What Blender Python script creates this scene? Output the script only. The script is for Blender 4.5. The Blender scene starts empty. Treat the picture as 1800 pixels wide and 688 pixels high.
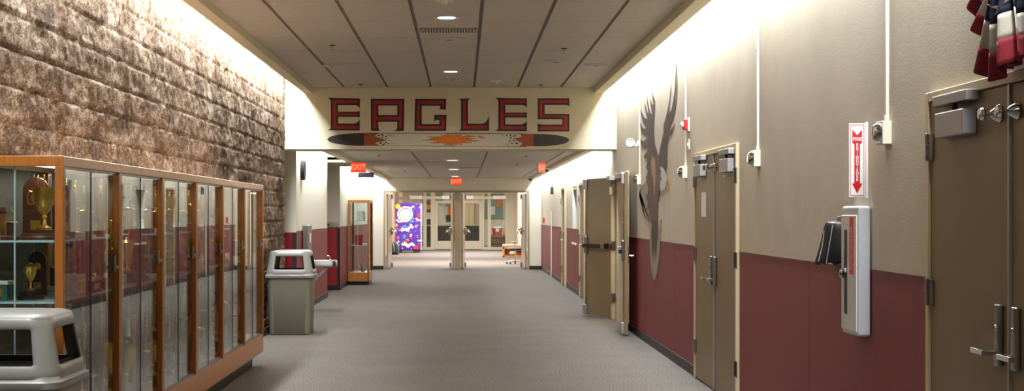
import bpy, math, random
import numpy as np
from mathutils import Vector, Matrix, Euler
random.seed(7); rng = np.random.default_rng(7)
S = bpy.context.scene; C = S.collection
PI = math.pi

# ------------------------------------------------------------ camera, exposure, world, lights
F = 2545.0; VX, VY, EYE = 812.0, 377.0, 1.522          # pixels of the 1800 x 688 frame, metres
cd = bpy.data.cameras.new('camera'); cam = bpy.data.objects.new('camera', cd); C.objects.link(cam)
cam.location = (0, 0, EYE); cam.rotation_euler = (PI/2, 0, 0)
cd.sensor_width = 36; cd.lens = F/1800*36
cd.shift_x = (900-VX)/1800; cd.shift_y = (VY-344)/1800
cd.clip_start = .05; cd.clip_end = 200
S.camera = cam
S.view_settings.view_transform = 'Standard'; S.view_settings.look = 'None'
S.view_settings.gamma = 1; S.view_settings.use_curve_mapping = False
S.view_settings.exposure = 0.12
S.cycles.use_denoising = True
S.cycles.max_bounces = 10; S.cycles.diffuse_bounces = 5; S.cycles.glossy_bounces = 5
S.cycles.transmission_bounces = 8; S.cycles.transparent_max_bounces = 24
S.cycles.sample_clamp_indirect = 4; S.cycles.caustics_reflective = False; S.cycles.caustics_refractive = False
W = bpy.data.worlds.new('world'); S.world = W; W.use_nodes = True
W.node_tree.nodes['Background'].inputs[0].default_value = (.9, .95, 1, 1)
W.node_tree.nodes['Background'].inputs[1].default_value = .6

COVE_W = 38.0      # watts per metre of the long coves beside the trophy case
COVE2_W = 20.0     # the coves past the beam
CASE_W = 3.0
DOWN_W = 80.0      # each recessed can
LOBBY_W = 680.0
WARM_W = 60.0

XR, XL = 2.186, -2.474
YE, YF = 20.45, 39.9
CEIL1, CEIL2, TOP = 3.311, 2.522, 3.68

def area(name, loc, sx, sy, power, color=(1, 1, 1), rot=(0, 0, 0), spread=180):
    d = bpy.data.lights.new(name, 'AREA'); d.shape = 'RECTANGLE'; d.size = sx; d.size_y = sy
    d.energy = power; d.color = color; d.spread = math.radians(spread)
    o = bpy.data.objects.new(name, d); C.objects.link(o); o.location = loc; o.rotation_euler = rot
    return o

# ------------------------------------------------------------ colour and material helpers
def lin(c):
    if isinstance(c, str): c = tuple(int(c[i:i+2], 16) for i in (0, 2, 4))
    return tuple((v/255/12.92 if v/255 <= .04045 else ((v/255+.055)/1.055)**2.4) for v in c) + (1,)
MATS = {}
def mat(name, col, rough=.5, metal=0, spec=.5, var=0, vscale=8, bump=0, bscale=60, emit=None, estr=1, coat=0,
        stretch=(1, 1, 1), col2=None, detail=4):
    if name in MATS: return MATS[name]
    m = bpy.data.materials.new(name); m.use_nodes = True; nt = m.node_tree; N = nt.nodes; L = nt.links
    b = N['Principled BSDF']; c = lin(col)
    b.inputs['Base Color'].default_value = c; b.inputs['Roughness'].default_value = rough
    b.inputs['Metallic'].default_value = metal; b.inputs['Specular IOR Level'].default_value = spec
    b.inputs['Coat Weight'].default_value = coat
    tc = N.new('ShaderNodeTexCoord'); mp = N.new('ShaderNodeMapping'); L.new(tc.outputs['Object'], mp.inputs[0])
    mp.inputs['Scale'].default_value = stretch
    if var or col2:
        n = N.new('ShaderNodeTexNoise'); n.inputs['Scale'].default_value = vscale; n.inputs['Detail'].default_value = detail
        L.new(mp.outputs[0], n.inputs['Vector'])
        r = N.new('ShaderNodeValToRGB'); L.new(n.outputs['Fac'], r.inputs[0])
        r.color_ramp.elements[0].position = .35; r.color_ramp.elements[1].position = .65
        a = tuple(max(0, v*(1-var)) for v in c[:3])+(1,)
        z = lin(col2) if col2 else tuple(min(1, v*(1+var)) for v in c[:3])+(1,)
        r.color_ramp.elements[0].color = a if not col2 else c; r.color_ramp.elements[1].color = z
        L.new(r.outputs[0], b.inputs['Base Color'])
    if bump:
        n2 = N.new('ShaderNodeTexNoise'); n2.inputs['Scale'].default_value = bscale; n2.inputs['Detail'].default_value = 3
        L.new(mp.outputs[0], n2.inputs['Vector'])
        bp = N.new('ShaderNodeBump'); bp.inputs['Strength'].default_value = bump; bp.inputs['Distance'].default_value = .01
        L.new(n2.outputs['Fac'], bp.inputs['Height']); L.new(bp.outputs[0], b.inputs['Normal'])
    if emit is not None:
        b.inputs['Emission Color'].default_value = lin(emit); b.inputs['Emission Strength'].default_value = estr
    MATS[name] = m; return m
def glass_mat(name, tint=(240, 246, 244), ior=1.5, rough=0.0, boost=1.0):
    m = bpy.data.materials.new(name); m.use_nodes = True; nt = m.node_tree; N = nt.nodes; L = nt.links
    N.remove(N['Principled BSDF']); out = N['Material Output']
    t = N.new('ShaderNodeBsdfTransparent'); t.inputs[0].default_value = lin(tint)
    g = N.new('ShaderNodeBsdfGlossy'); g.inputs['Roughness'].default_value = rough; g.inputs[0].default_value = (1, 1, 1, 1)
    fr = N.new('ShaderNodeFresnel'); fr.inputs[0].default_value = ior
    mu = N.new('ShaderNodeMath'); mu.operation = 'MULTIPLY'; mu.use_clamp = True; mu.inputs[1].default_value = boost
    ge = N.new('ShaderNodeNewGeometry'); mi_ = N.new('ShaderNodeMix'); mi_.inputs[2].default_value = ior; mi_.inputs[3].default_value = 1/ior
    L.new(ge.outputs['Backfacing'], mi_.inputs[0]); L.new(mi_.outputs[0], fr.inputs[0])
    mx = N.new('ShaderNodeMixShader'); L.new(fr.outputs[0], mu.inputs[0]); L.new(mu.outputs[0], mx.inputs[0])
    L.new(t.outputs[0], mx.inputs[1]); L.new(g.outputs[0], mx.inputs[2]); L.new(mx.outputs[0], out.inputs[0])
    MATS[name] = m; return m

M = {}
M['tile'] = mat('ceiling_tile', (200, 194, 182), .9, var=.06, vscale=60, bump=.25, bscale=160)
M['grid'] = mat('ceiling_grid', (120, 108, 96), .6)
M['cream'] = mat('cream_paint', (222, 214, 186), .6, var=.02, vscale=3)
M['stucco'] = mat('stippled_wall_paint', (198, 187, 168), .6, var=.04, vscale=3, bump=.10, bscale=90)
M['plainwall'] = mat('pale_wall_paint', (228, 222, 206), .6, bump=.05, bscale=90)
M['maroon'] = mat('maroon_panel', (118, 32, 34), .55, var=.12, vscale=90, bump=.25, bscale=220)
M['maroon_trim'] = mat('maroon_trim', (92, 18, 22), .5)
M['red_paint'] = mat('red_gloss_panel', (150, 20, 34), .4)
M['black_rubber'] = mat('black_rubber', (24, 22, 21), .5, var=.1)
M['black'] = mat('black_plastic', (18, 18, 19), .4)
M['bronze_door'] = mat('bronze_door_paint', (126, 106, 74), .42, var=.05, vscale=2.5, bump=.04, bscale=200)
M['door_edge'] = mat('warm_lit_door_edge', (214, 180, 134), .5)
M['frame_paint'] = mat('door_frame_paint', (202, 186, 150), .45)
M['frame_grey'] = mat('taupe_frame_paint', (150, 136, 112), .45)
M['steel'] = mat('brushed_steel', (176, 174, 170), .28, metal=1)
M['chrome'] = mat('chrome', (215, 215, 215), .12, metal=1)
M['alu'] = mat('satin_aluminium', (168, 168, 170), .4, metal=.7)
M['dark_metal'] = mat('dark_metal', (58, 54, 50), .35, metal=.8)
M['oak'] = mat('orange_oak', (154, 90, 30), .38, var=.16, vscale=6, stretch=(12, 12, 1), coat=.2)
M['oak_h'] = mat('orange_oak_panel', (180, 116, 46), .4, var=.12, vscale=5, stretch=(3, 3, 18), coat=.2)
M['oak_rail'] = mat('pale_oak_rail', (232, 198, 172), .4, var=.08, vscale=5, stretch=(3, 1, 3))
M['case_tube'] = mat('case_tube', (250, 250, 240), .4, emit=(255, 250, 236), estr=2)
M['case_back'] = mat('case_back_fabric', (84, 80, 72), .9, var=.1, vscale=50)
M['glass'] = glass_mat('clear_glass', (246, 250, 248), boost=1.0)
M['shelf_glass'] = glass_mat('shelf_glass', (190, 216, 212), boost=1.0)
_m = M['shelf_glass']; _n = _m.node_tree; _o = _n.nodes['Material Output']; _s = _o.inputs[0].links[0].from_socket
_df = _n.nodes.new('ShaderNodeBsdfDiffuse'); _df.inputs[0].default_value = lin((196, 214, 220)); _mx = _n.nodes.new('ShaderNodeMixShader'); _mx.inputs[0].default_value = .35
_n.links.new(_s, _mx.inputs[1]); _n.links.new(_df.outputs[0], _mx.inputs[2]); _n.links.new(_mx.outputs[0], _o.inputs[0])
M['shelf_edge'] = mat('glass_shelf_edge', (176, 200, 206), .2, spec=.8)
M['white'] = mat('white_enamel', (232, 232, 228), .35)
M['off_white'] = mat('off_white_plastic', (222, 218, 200), .4)
M['bin'] = mat('beige_bin_plastic', (122, 119, 104), .5, var=.03, vscale=4, bump=.06, bscale=150)
M['bin_lid'] = mat('grey_bin_lid_plastic', (138, 137, 131), .35, bump=.03, bscale=150)
M['bin_dark'] = mat('bin_liner_black', (16, 16, 17), .6)
M['gold'] = mat('gold_plating', (240, 196, 100), .3, metal=1)
M['silver'] = mat('silver_plating', (232, 230, 222), .28, metal=1)
M['marble'] = mat('white_marble', (214, 208, 196), .25, var=.1, vscale=20)
M['black_marble'] = mat('black_marble', (26, 24, 26), .2)
M['walnut'] = mat('dark_walnut', (74, 36, 22), .35, var=.2, vscale=10, stretch=(1, 1, 8), coat=.3)
M['green_plaque'] = mat('teal_column', (70, 120, 110), .25, metal=.5)
M['red_column'] = mat('red_foil_column', (150, 24, 30), .2, metal=.6)
M['blue_column'] = mat('blue_foil_column', (40, 70, 130), .2, metal=.6)
M['ink'] = mat('black_mural_paint', (30, 18, 18), .6)
M['letter_red'] = mat('red_mural_paint', (150, 22, 30), .55, var=.25, vscale=14, stretch=(3, 1, 1))
M['mural_white'] = mat('white_mural_paint', (216, 210, 196), .6)
M['mural_char'] = mat('charcoal_mural_paint', (44, 40, 42), .6, var=.2, vscale=20)
M['mural_rust'] = mat('rust_mural_paint', (140, 66, 34), .6, var=.3, vscale=10, stretch=(1, 1, 5))
M['mural_orange'] = mat('orange_mural_paint', (226, 122, 22), .6, var=.1, vscale=20)
M['feather'] = mat('feather_brown_paint', (44, 36, 34), .65, vscale=7, stretch=(1, 5, 1.2), col2=(74, 58, 48))
M['feather_warm'] = mat('feather_warm_brown_paint', (54, 38, 32), .65, vscale=6, stretch=(1, 6, 1), col2=(112, 80, 58))
M['feather_tan'] = mat('feather_tan_paint', (186, 150, 112), .65, vscale=8, stretch=(1, 6, 1), col2=(120, 84, 60))
M['feather_pale'] = mat('feather_pale_paint', (166, 158, 138), .65, vscale=8, stretch=(1, 6, 1), col2=(120, 112, 98))
M['head_grey'] = mat('pale_head_paint', (198, 196, 192), .65, var=.05)
M['beak'] = mat('beak_orange_paint', (196, 128, 48), .6, var=.2, vscale=9)
M['talon'] = mat('talon_tan_paint', (190, 132, 72), .6, var=.15, vscale=12)
M['exit_red'] = mat('exit_sign_red', (240, 50, 30), .5, emit=(255, 56, 34), estr=1.3)
M['exit_red_dim'] = mat('exit_letter_red', (255, 120, 90), .5, emit=(255, 130, 90), estr=1.5)
M['blue_sign'] = mat('blue_sign_paint', (62, 76, 196), .4)
M['sign_red'] = mat('sign_red', (196, 26, 30), .4)
M['cabinet_paint'] = mat('pale_cabinet_enamel', (196, 200, 206), .35)
M['dull_steel'] = mat('dull_steel', (120, 118, 116), .35, metal=1)
M['plexi'] = glass_mat('plexi', (200, 200, 196), boost=1.0)
M['cloth_red'] = mat('bunting_red', (122, 12, 30), .85, bump=.1, bscale=200)
M['cloth_white'] = mat('bunting_white', (184, 176, 164), .85, bump=.1, bscale=200)
M['cloth_blue'] = mat('bunting_navy', (26, 30, 58), .85, bump=.1, bscale=200)
M['jacket'] = mat('black_jacket_nylon', (17, 18, 20), .5, var=.3, vscale=12)
M['lamp_on'] = mat('lamp_lens', (255, 255, 250), .4, emit=(255, 248, 236), estr=6)
M['tube_on'] = mat('fluorescent_tube', (255, 255, 250), .4, emit=(255, 252, 244), estr=9)
M['purple'] = mat('purple_vinyl', (76, 36, 150), .35, var=.15, vscale=3)
M['store_frame'] = mat('storefront_paint', (176, 170, 148), .45)
M['lobby_tan'] = mat('lobby_tan_wall', (214, 192, 164), .7)
M['teal'] = mat('teal_board', (120, 150, 148), .6)
M['peach'] = mat('peach_wall', (208, 176, 150), .7)
M['oakwall'] = mat('honey_wood', (206, 140, 76), .5, var=.08, vscale=4, stretch=(4, 4, 1))
M['darkwood'] = mat('dark_brown_wood', (62, 38, 26), .45, var=.15, vscale=5)

# ------------------------------------------------------------ mesh builder
class MB:
    def __init__(s): s.v = []; s.f = []; s.mi = []; s.cur = 0
    def add(s, vs, fs):
        o = len(s.v); s.v += [tuple(p) for p in vs]; s.f += [tuple(i+o for i in f) for f in fs]; s.mi += [s.cur]*len(fs); return s
    def box(s, a, b, rot=None, piv=None):
        (x0, y0, z0), (x1, y1, z1) = a, b
        vs = [Vector((x, y, z)) for z in (z0, z1) for y in (y0, y1) for x in (x0, x1)]
        if rot is not None:
            p = Vector(piv) if piv else Vector(((x0+x1)/2, (y0+y1)/2, (z0+z1)/2))
            R = Euler(rot).to_matrix(); vs = [p+R@(q-p) for q in vs]
        return s.add(vs, [(0, 2, 3, 1), (4, 5, 7, 6), (0, 1, 5, 4), (2, 6, 7, 3), (0, 4, 6, 2), (1, 3, 7, 5)])
    def cbox(s, c, d, rot=None):
        return s.box([c[i]-d[i]/2 for i in range(3)], [c[i]+d[i]/2 for i in range(3)], rot)
    def tube(s, pts, r, n=10, cap=True):
        pts = [Vector(p) for p in pts]; rs = r if isinstance(r, (list, tuple)) else [r]*len(pts)
        vs = []; up = None
        for i, p in enumerate(pts):
            t = (pts[min(i+1, len(pts)-1)]-pts[max(i-1, 0)]).normalized()
            if up is None:
                up = Vector((0, 0, 1)) if abs(t.z) < .9 else Vector((1, 0, 0))
            a = t.cross(up).normalized(); b2 = a.cross(t).normalized(); up = b2
            for k in range(n):
                q = 2*PI*k/n; vs.append(p+(a*math.cos(q)+b2*math.sin(q))*rs[i])
        fs = [(i*n+k, i*n+(k+1) % n, (i+1)*n+(k+1) % n, (i+1)*n+k) for i in range(len(pts)-1) for k in range(n)]
        if cap: fs += [tuple(reversed(range(n))), tuple(range((len(pts)-1)*n, len(pts)*n))]
        return s.add(vs, fs)
    def lathe(s, prof, c=(0, 0, 0), n=24, axis='z', flip=False):
        vs = []
        for r, z in prof:
            for k in range(n):
                q = 2*PI*k/n; x, y = r*math.cos(q), r*math.sin(q)
                if axis == 'z': vs.append((c[0]+x, c[1]+y, c[2]+z))
                elif axis == 'x': vs.append((c[0]+z, c[1]+x, c[2]+y))
                else: vs.append((c[0]+y, c[1]+z, c[2]+x))
        m = len(prof)
        fs = [(i*n+k, i*n+(k+1) % n, (i+1)*n+(k+1) % n, (i+1)*n+k) for i in range(m-1) for k in range(n)]
        if prof[0][0] > 1e-5: fs.append(tuple(reversed(range(n))))
        if prof[-1][0] > 1e-5: fs.append(tuple(range((m-1)*n, m*n)))
        return s.add(vs, fs)
    def ball(s, c, r, n=12, sc=(1, 1, 1)):
        m = n//2+1; vs = []
        for i in range(m+1):
            a = PI*i/m
            for k in range(n):
                q = 2*PI*k/n; vs.append((c[0]+r*sc[0]*math.sin(a)*math.cos(q), c[1]+r*sc[1]*math.sin(a)*math.sin(q), c[2]-r*sc[2]*math.cos(a)))
        fs = [(i*n+k, i*n+(k+1) % n, (i+1)*n+(k+1) % n, (i+1)*n+k) for i in range(m) for k in range(n)]
        return s.add(vs, fs)
    def prism(s, poly, fn, t0, t1):                       # fn(u, v, t) -> point
        n = len(poly)
        vs = [fn(u, v, t0) for u, v in poly]+[fn(u, v, t1) for u, v in poly]
        return s.add(vs, [tuple(reversed(range(n))), tuple(range(n, 2*n))]+[(i, (i+1) % n, (i+1) % n+n, i+n) for i in range(n)])
    def build(s, name, m, parent=None, bevel=0, smooth=35, seg=2, subsurf=0, solid=0, weld=False, loc=None):
        me = bpy.data.meshes.new(name); me.from_pydata(s.v, [], s.f); me.update()
        for x in (m if isinstance(m, (list, tuple)) else [m]): me.materials.append(M[x] if isinstance(x, str) else x)
        if isinstance(m, (list, tuple)): me.polygons.foreach_set('material_index', s.mi)
        import bmesh
        bm = bmesh.new(); bm.from_mesh(me)
        if weld: bmesh.ops.remove_doubles(bm, verts=bm.verts, dist=1e-5)
        bmesh.ops.recalc_face_normals(bm, faces=bm.faces); bm.to_mesh(me); bm.free()
        me.polygons.foreach_set('use_smooth', [True]*len(me.polygons)); me.set_sharp_from_angle(angle=math.radians(smooth))
        o = bpy.data.objects.new(name, me); C.objects.link(o)
        if parent: o.parent = parent
        if loc: o.location = loc
        if solid:
            d = o.modifiers.new('thickness', 'SOLIDIFY'); d.thickness = solid; d.offset = 0
        if bevel:
            d = o.modifiers.new('bevel', 'BEVEL'); d.width = bevel; d.segments = seg; d.limit_method = 'ANGLE'; d.harden_normals = True
        if subsurf:
            d = o.modifiers.new('subd', 'SUBSURF'); d.levels = subsurf; d.render_levels = subsurf
        return o

def tag(o, label, cat, group=None, kind=None):
    if label: o['label'] = label
    if cat: o['category'] = cat
    if group: o['group'] = group
    if kind: o['kind'] = kind
    return o
def thing(name, label, cat, loc=(0, 0, 0), rz=0, group=None, kind=None):
    o = bpy.data.objects.new(name, None); C.objects.link(o); o.empty_display_size = .1
    o.location = loc; o.rotation_euler = (0, 0, rz)
    return tag(o, label, cat, group, kind)
def struct(name, mb, m, label=None, **k):
    o = mb.build(name, m, **k); o['kind'] = 'structure'
    if label: o['label'] = label
    o['category'] = name.split('_')[0]
    return o
def copy_tree(o, parent=None):
    c = o.copy(); C.objects.link(c); c.parent = parent
    for ch in o.children: copy_tree(ch, c)
    return c
def text_mesh(body, size, m, parent, name, loc, rot, depth=.001, spacing=1.0, xs=1.0, align='CENTER', bold=0):
    cu = bpy.data.curves.new(name, 'FONT'); cu.body = body; cu.size = size; cu.extrude = depth; cu.align_x = align; cu.align_y = 'CENTER'
    cu.space_character = spacing; cu.offset = bold
    tmp = bpy.data.objects.new('t', cu); C.objects.link(tmp)
    bpy.context.view_layer.update()
    me = bpy.data.meshes.new_from_object(tmp.evaluated_get(bpy.context.evaluated_depsgraph_get()))
    bpy.data.objects.remove(tmp); me.name = name; me.materials.clear(); me.materials.append(M[m])
    o = bpy.data.objects.new(name, me); C.objects.link(o); o.parent = parent; o.location = loc; o.rotation_euler = rot; o.scale = (xs, 1, 1)
    return o

# ============================================================ THE SETTING
# floor: grey loop carpet
def carpet():
    m = bpy.data.materials.new('grey_carpet'); m.use_nodes = True; N = m.node_tree.nodes; L = m.node_tree.links; b = N['Principled BSDF']
    tc = N.new('ShaderNodeTexCoord')
    n1 = N.new('ShaderNodeTexNoise'); n1.inputs['Scale'].default_value = 70; n1.inputs['Detail'].default_value = 5; n1.inputs['Roughness'].default_value = .75
    n2 = N.new('ShaderNodeTexNoise'); n2.inputs['Scale'].default_value = 1.3; n2.inputs['Detail'].default_value = 4
    L.new(tc.outputs['Object'], n1.inputs['Vector']); L.new(tc.outputs['Object'], n2.inputs['Vector'])
    r1 = N.new('ShaderNodeValToRGB'); r1.color_ramp.elements[0].position = .36; r1.color_ramp.elements[1].position = .66
    r1.color_ramp.elements[0].color = lin((44, 41, 40)); r1.color_ramp.elements[1].color = lin((150, 143, 138))
    r2 = N.new('ShaderNodeValToRGB'); r2.color_ramp.elements[0].position = .3; r2.color_ramp.elements[1].position = .7
    r2.color_ramp.elements[0].color = (.90, .88, .86, 1); r2.color_ramp.elements[1].color = (1, 1, 1, 1)
    mx = N.new('ShaderNodeMix'); mx.data_type = 'RGBA'; mx.blend_type = 'MULTIPLY'; mx.inputs[0].default_value = 1
    L.new(n1.outputs['Fac'], r1.inputs[0]); L.new(n2.outputs['Fac'], r2.inputs[0])
    L.new(r1.outputs[0], mx.inputs[6]); L.new(r2.outputs[0], mx.inputs[7]); L.new(mx.outputs[2], b.inputs['Base Color'])
    bp = N.new('ShaderNodeBump'); bp.inputs['Strength'].default_value = .5; bp.inputs['Distance'].default_value = .006
    L.new(n1.outputs['Fac'], bp.inputs['Height']); L.new(bp.outputs[0], b.inputs['Normal'])
    b.inputs['Roughness'].default_value = .95; b.inputs['Specular IOR Level'].default_value = .1
    return m
M['carpet'] = carpet()
struct('floor', MB().box((-8, -4, -.1), (8, 70, 0)), 'carpet', 'grey loop pile carpet running the length of the hallway')

# ceilings: tegular tiles with narrow recessed grid
def tiled(name, x0, x1, y0, y1, z, lines_x, pitch_y, label, gx=.034, gy=.008, holes=()):
    mb = MB(); xs = [x0]+[l for l in lines_x if x0 < l < x1]+[x1]
    mb.cur = 1; mb.box((x0, y0, z+.012), (x1, y1, z+.06)); mb.cur = 0
    ys = [y0]; k = math.floor(y0/pitch_y)+1
    while k*pitch_y < y1: ys.append(k*pitch_y); k += 1
    ys.append(y1)
    for i in range(len(xs)-1):
        for j in range(len(ys)-1):
            a, b = xs[i]+(gx/2 if i else 0), xs[i+1]-(gx/2 if i < len(xs)-2 else 0)
            c, d = ys[j]+gy/2, ys[j+1]-gy/2
            mb.box((a, c, z), (b, d, z+.02))
    return struct(name, mb, ['tile', 'grid'], label)
tiled('ceiling', -2.116, 1.87, -3, YE, CEIL1, [-1.658+.61*k for k in range(6)], 1.2192, 'long dropped tile ceiling above the trophy case hall')
tiled('ceiling_far', -1.99, 1.85, 21.1, YF, CEIL2, [-2.03+1.2192*k for k in range(1, 4)], .6096, 'lower tile ceiling past the beam', gx=.03, gy=.005)
# lids over the cove slots
struct('ceiling_slot', MB().box((-2.9, -3, TOP), (2.6, YE+.1, TOP+.1)).box((-2.9, 21.0, 3.0), (2.6, YF+.2, 3.1)), 'cream', 'plaster lid above the light slots')
# cove borders
def border(name, x_in, x_out, zc, y0, y1, drop, label):
    s = 1 if x_out > x_in else -1
    mb = MB(); a, b = sorted((x_in, x_out))
    mb.box((a, y0, zc-drop), (b, y1, zc+.03))
    c, d = sorted((x_out-s*.02, x_out)); mb.box((c, y0, zc+.03), (d, y1, zc+.10))
    return struct(name, mb, 'cream', label, bevel=.004)
border('trim_1', -2.116, -2.235, CEIL1, -3, YE, .074, 'cream cove border along the left edge of the near ceiling')
border('trim_2', 1.87, 2.006, CEIL1, -3, YE, .074, 'cream cove border along the right edge of the near ceiling')
border('trim_3', -1.99, -2.11, CEIL2, 21.1, 26.6, .05, 'cream cove border left of the far ceiling, nearer length')
border('trim_4', -1.99, -2.11, CEIL2, 29.1, YF, .05, 'cream cove border left of the far ceiling, far length')
border('trim_5', 1.85, 1.97, CEIL2, 21.1, YF, .05, 'cream cove border along the right of the far ceiling')
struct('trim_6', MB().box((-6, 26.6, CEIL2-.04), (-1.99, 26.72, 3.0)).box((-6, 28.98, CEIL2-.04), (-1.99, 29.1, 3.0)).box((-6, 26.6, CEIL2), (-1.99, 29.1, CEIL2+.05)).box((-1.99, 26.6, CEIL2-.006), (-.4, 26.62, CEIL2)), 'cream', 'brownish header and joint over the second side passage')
struct('ceiling_side', MB().box((-6, YE, CEIL2), (-2.50, 21.6, CEIL2+.05)), 'cream', 'ceiling of the first side passage')
# beam with the painted word
struct('trim_beam', MB().box((-2.55, YE, 2.44), (XR+.02, 21.1, TOP)), 'cream', 'cream beam across the hallway carrying the painted word', bevel=.006)

def wall_holes(mb, x0, x1, y0, y1, z0, z1, holes):
    hs = sorted(holes); y = y0
    for (a, b, c, d) in hs:                              # y from a to b, z from c to d
        mb.box((x0, y, z0), (x1, a, z1))
        if c > z0: mb.box((x0, a, z0), (x1, b, c))
        if d < z1: mb.box((x0, a, d), (x1, b, z1))
        y = b
    mb.box((x0, y, z0), (x1, y1, z1)); return mb
OPEN = (18.95, 20.95)
struct('wall_right', wall_holes(MB(), XR, XR+.15, -3, 20.45, 0, TOP, [(18.95, 20.449, 0, 2.04)]), 'stucco', 'tan stippled wall on the right of the near hall')
struct('wall_right_far', wall_holes(MB(), XR, XR+.15, 20.45, YF, 0, 3.05, [(20.451, 20.95, 0, 2.04), (27.6, 28.62, .95, 2.06)]), 'plainwall', 'pale wall on the right past the beam')
# side room behind the open doors
struct('wall_side_room', MB().box((5.6, 15.5, 0), (5.7, 24, 2.8)).box((XR+.15, 15.4, 0), (5.7, 15.5, 2.8)).box((XR+.15, 24, 0), (5.7, 24.1, 2.8)).box((XR+.15, 15.4, 2.8), (5.7, 24.1, 2.9)), 'peach', 'peach walls of the side room behind the open double doors')
# behind the camera
struct('wall_back', MB().box((-3, -3.15, 0), (2.6, -3, TOP)), 'stucco', 'end wall of the hall behind the viewer')

# left: split-face block wall
def noise2(u, v, seed, scale):
    r = np.random.default_rng(seed); G = r.random((257, 257)); u = u*scale; v = v*scale
    i = np.floor(u).astype(int); j = np.floor(v).astype(int); fu = u-i; fv = v-j
    fu = fu*fu*(3-2*fu); fv = fv*fv*(3-2*fv); i %= 256; j %= 256
    return (G[i, j]*(1-fu)+G[i+1, j]*fu)*(1-fv)+(G[i, j+1]*(1-fu)+G[i+1, j+1]*fu)*fv
def block_wall():
    ys = np.arange(4.2, YE+.001, .02); ys[-1] = YE; zs = np.arange(0, TOP, .0185)
    Y, Z = np.meshgrid(ys, zs, indexing='ij'); bh, bw = .2032, .4064
    row = np.floor(Z/bh); yo = Y+(row % 2)*bw/2; col = np.floor(yo/bw)
    fz = Z-row*bh; fy = yo-col*bw
    ez = np.minimum(fz, bh-fz); ey = np.minimum(fy, bw-fy)
    cid = (row*131+col*17).astype(int)
    r = np.random.default_rng(3).random(5000); rr = r[cid % 5000]; r2 = r[(cid*7+11) % 5000]
    h = .010*(noise2(Y+rr*3, Z+rr*5, 1, 9)-.5)+.010*(noise2(Y+r2*9, Z, 2, 24)-.5)+.008*(noise2(Y, Z, 4, 49)-.5)
    crag = noise2(Y+rr*7, Z*.7+r2*4, 5, 7); h += .009*np.clip((crag-.6)*5, 0, 1)
    h += (r2-.5)*.004+(fz/bh-.5)*(rr-.5)*.014+(fy/bw-.5)*(r2-.5)*.010
    h = h-.016*np.exp(-(ez/.0055)**2)-.004*np.exp(-(ey/.005)**2)
    X = -2.505+h
    n, m = Y.shape; V = np.stack([X, Y, Z], -1).reshape(-1, 3)
    idx = np.arange(n*m).reshape(n, m)
    Q = np.stack([idx[:-1, :-1], idx[1:, :-1], idx[1:, 1:], idx[:-1, 1:]], -1).reshape(-1, 4)
    me = bpy.data.meshes.new('wall_left'); me.vertices.add(len(V)); me.vertices.foreach_set('co', V.ravel())
    me.loops.add(Q.size); me.loops.foreach_set('vertex_index', Q.ravel()); me.polygons.add(len(Q))
    me.polygons.foreach_set('loop_start', np.arange(len(Q))*4); me.polygons.foreach_set('loop_total', np.full(len(Q), 4))
    me.update(calc_edges=True); me.polygons.foreach_set('use_smooth', [True]*len(Q))
    m_ = bpy.data.materials.new('split_face_block'); m_.use_nodes = True; N = m_.node_tree.nodes; L = m_.node_tree.links; b = N['Principled BSDF']
    tc = N.new('ShaderNodeTexCoord')
    a = N.new('ShaderNodeTexNoise'); a.inputs['Scale'].default_value = 5; a.inputs['Detail'].default_value = 8; a.inputs['Roughness'].default_value = .75
    c = N.new('ShaderNodeTexNoise'); c.inputs['Scale'].default_value = 75; c.inputs['Detail'].default_value = 6; c.inputs['Roughness'].default_value = .8
    mp = N.new('ShaderNodeMapping'); mp.inputs['Scale'].default_value = (1, .42, 1); L.new(tc.outputs['Object'], mp.inputs[0]); L.new(mp.outputs[0], a.inputs['Vector']); L.new(mp.outputs[0], c.inputs['Vector'])
    ad = N.new('ShaderNodeMix'); ad.inputs[0].default_value = .5; L.new(a.outputs['Fac'], ad.inputs[2]); L.new(c.outputs['Fac'], ad.inputs[3])
    r_ = N.new('ShaderNodeValToRGB'); e = r_.color_ramp.elements; e[0].position = .43; e[0].color = lin((62, 44, 28)); e[1].position = .60; e[1].color = lin((178, 163, 146))
    k = e.new(.50); k.color = lin((104, 82, 62))
    L.new(ad.outputs[0], r_.inputs[0]); L.new(r_.outputs[0], b.inputs['Base Color'])
    bp = N.new('ShaderNodeBump'); bp.inputs['Strength'].default_value = .7; bp.inputs['Distance'].default_value = .008
    L.new(c.outputs['Fac'], bp.inputs['Height']); L.new(bp.outputs[0], b.inputs['Normal'])
    b.inputs['Roughness'].default_value = .85; b.inputs['Specular IOR Level'].default_value = .25
    me.materials.append(m_); M['block'] = m_
    o = bpy.data.objects.new('wall_left', me); C.objects.link(o); tag(o, 'brown split-face block wall above the trophy cases', 'wall', kind='structure')
block_wall()
struct('wall_left_core', MB().box((-2.75, -3, 0), (-2.56, YE-.002, TOP)).box((-2.56, -3, 0), (-2.50, 4.2, TOP)), 'case_back', 'masonry core of the left block wall')
# left piers past the beam
struct('wall_left_pier', MB().box((-6, 21.6, 0), (XL, 26.6, 3.05)), 'plainwall', 'pale pier between the two side passages carrying the clock')
struct('wall_left_far', MB().box((-6, 29.1, 0), (XL+.02, YF, 3.05)), 'plainwall', 'pale left wall from the second passage to the far doors')
struct('wall_left_passage', MB().box((-6.1, 20.3, 0), (-6, 29.2, 3)).box((-6, 20.3, 0), (-2.76, 20.44, 2.55)), 'plainwall', 'end wall of the side passages')
# far wall with the double opening
FH = 2.135
struct('wall_far', MB().box((-6, YF, 0), (-2.16, YF+.18, 3.05)).box((1.86, YF, 0), (6, YF+.18, 3.05)).box((-2.16, YF, FH+.04), (1.86, YF+.18, 3.05)), 'plainwall', 'pale end wall around the open lobby doors')

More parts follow.
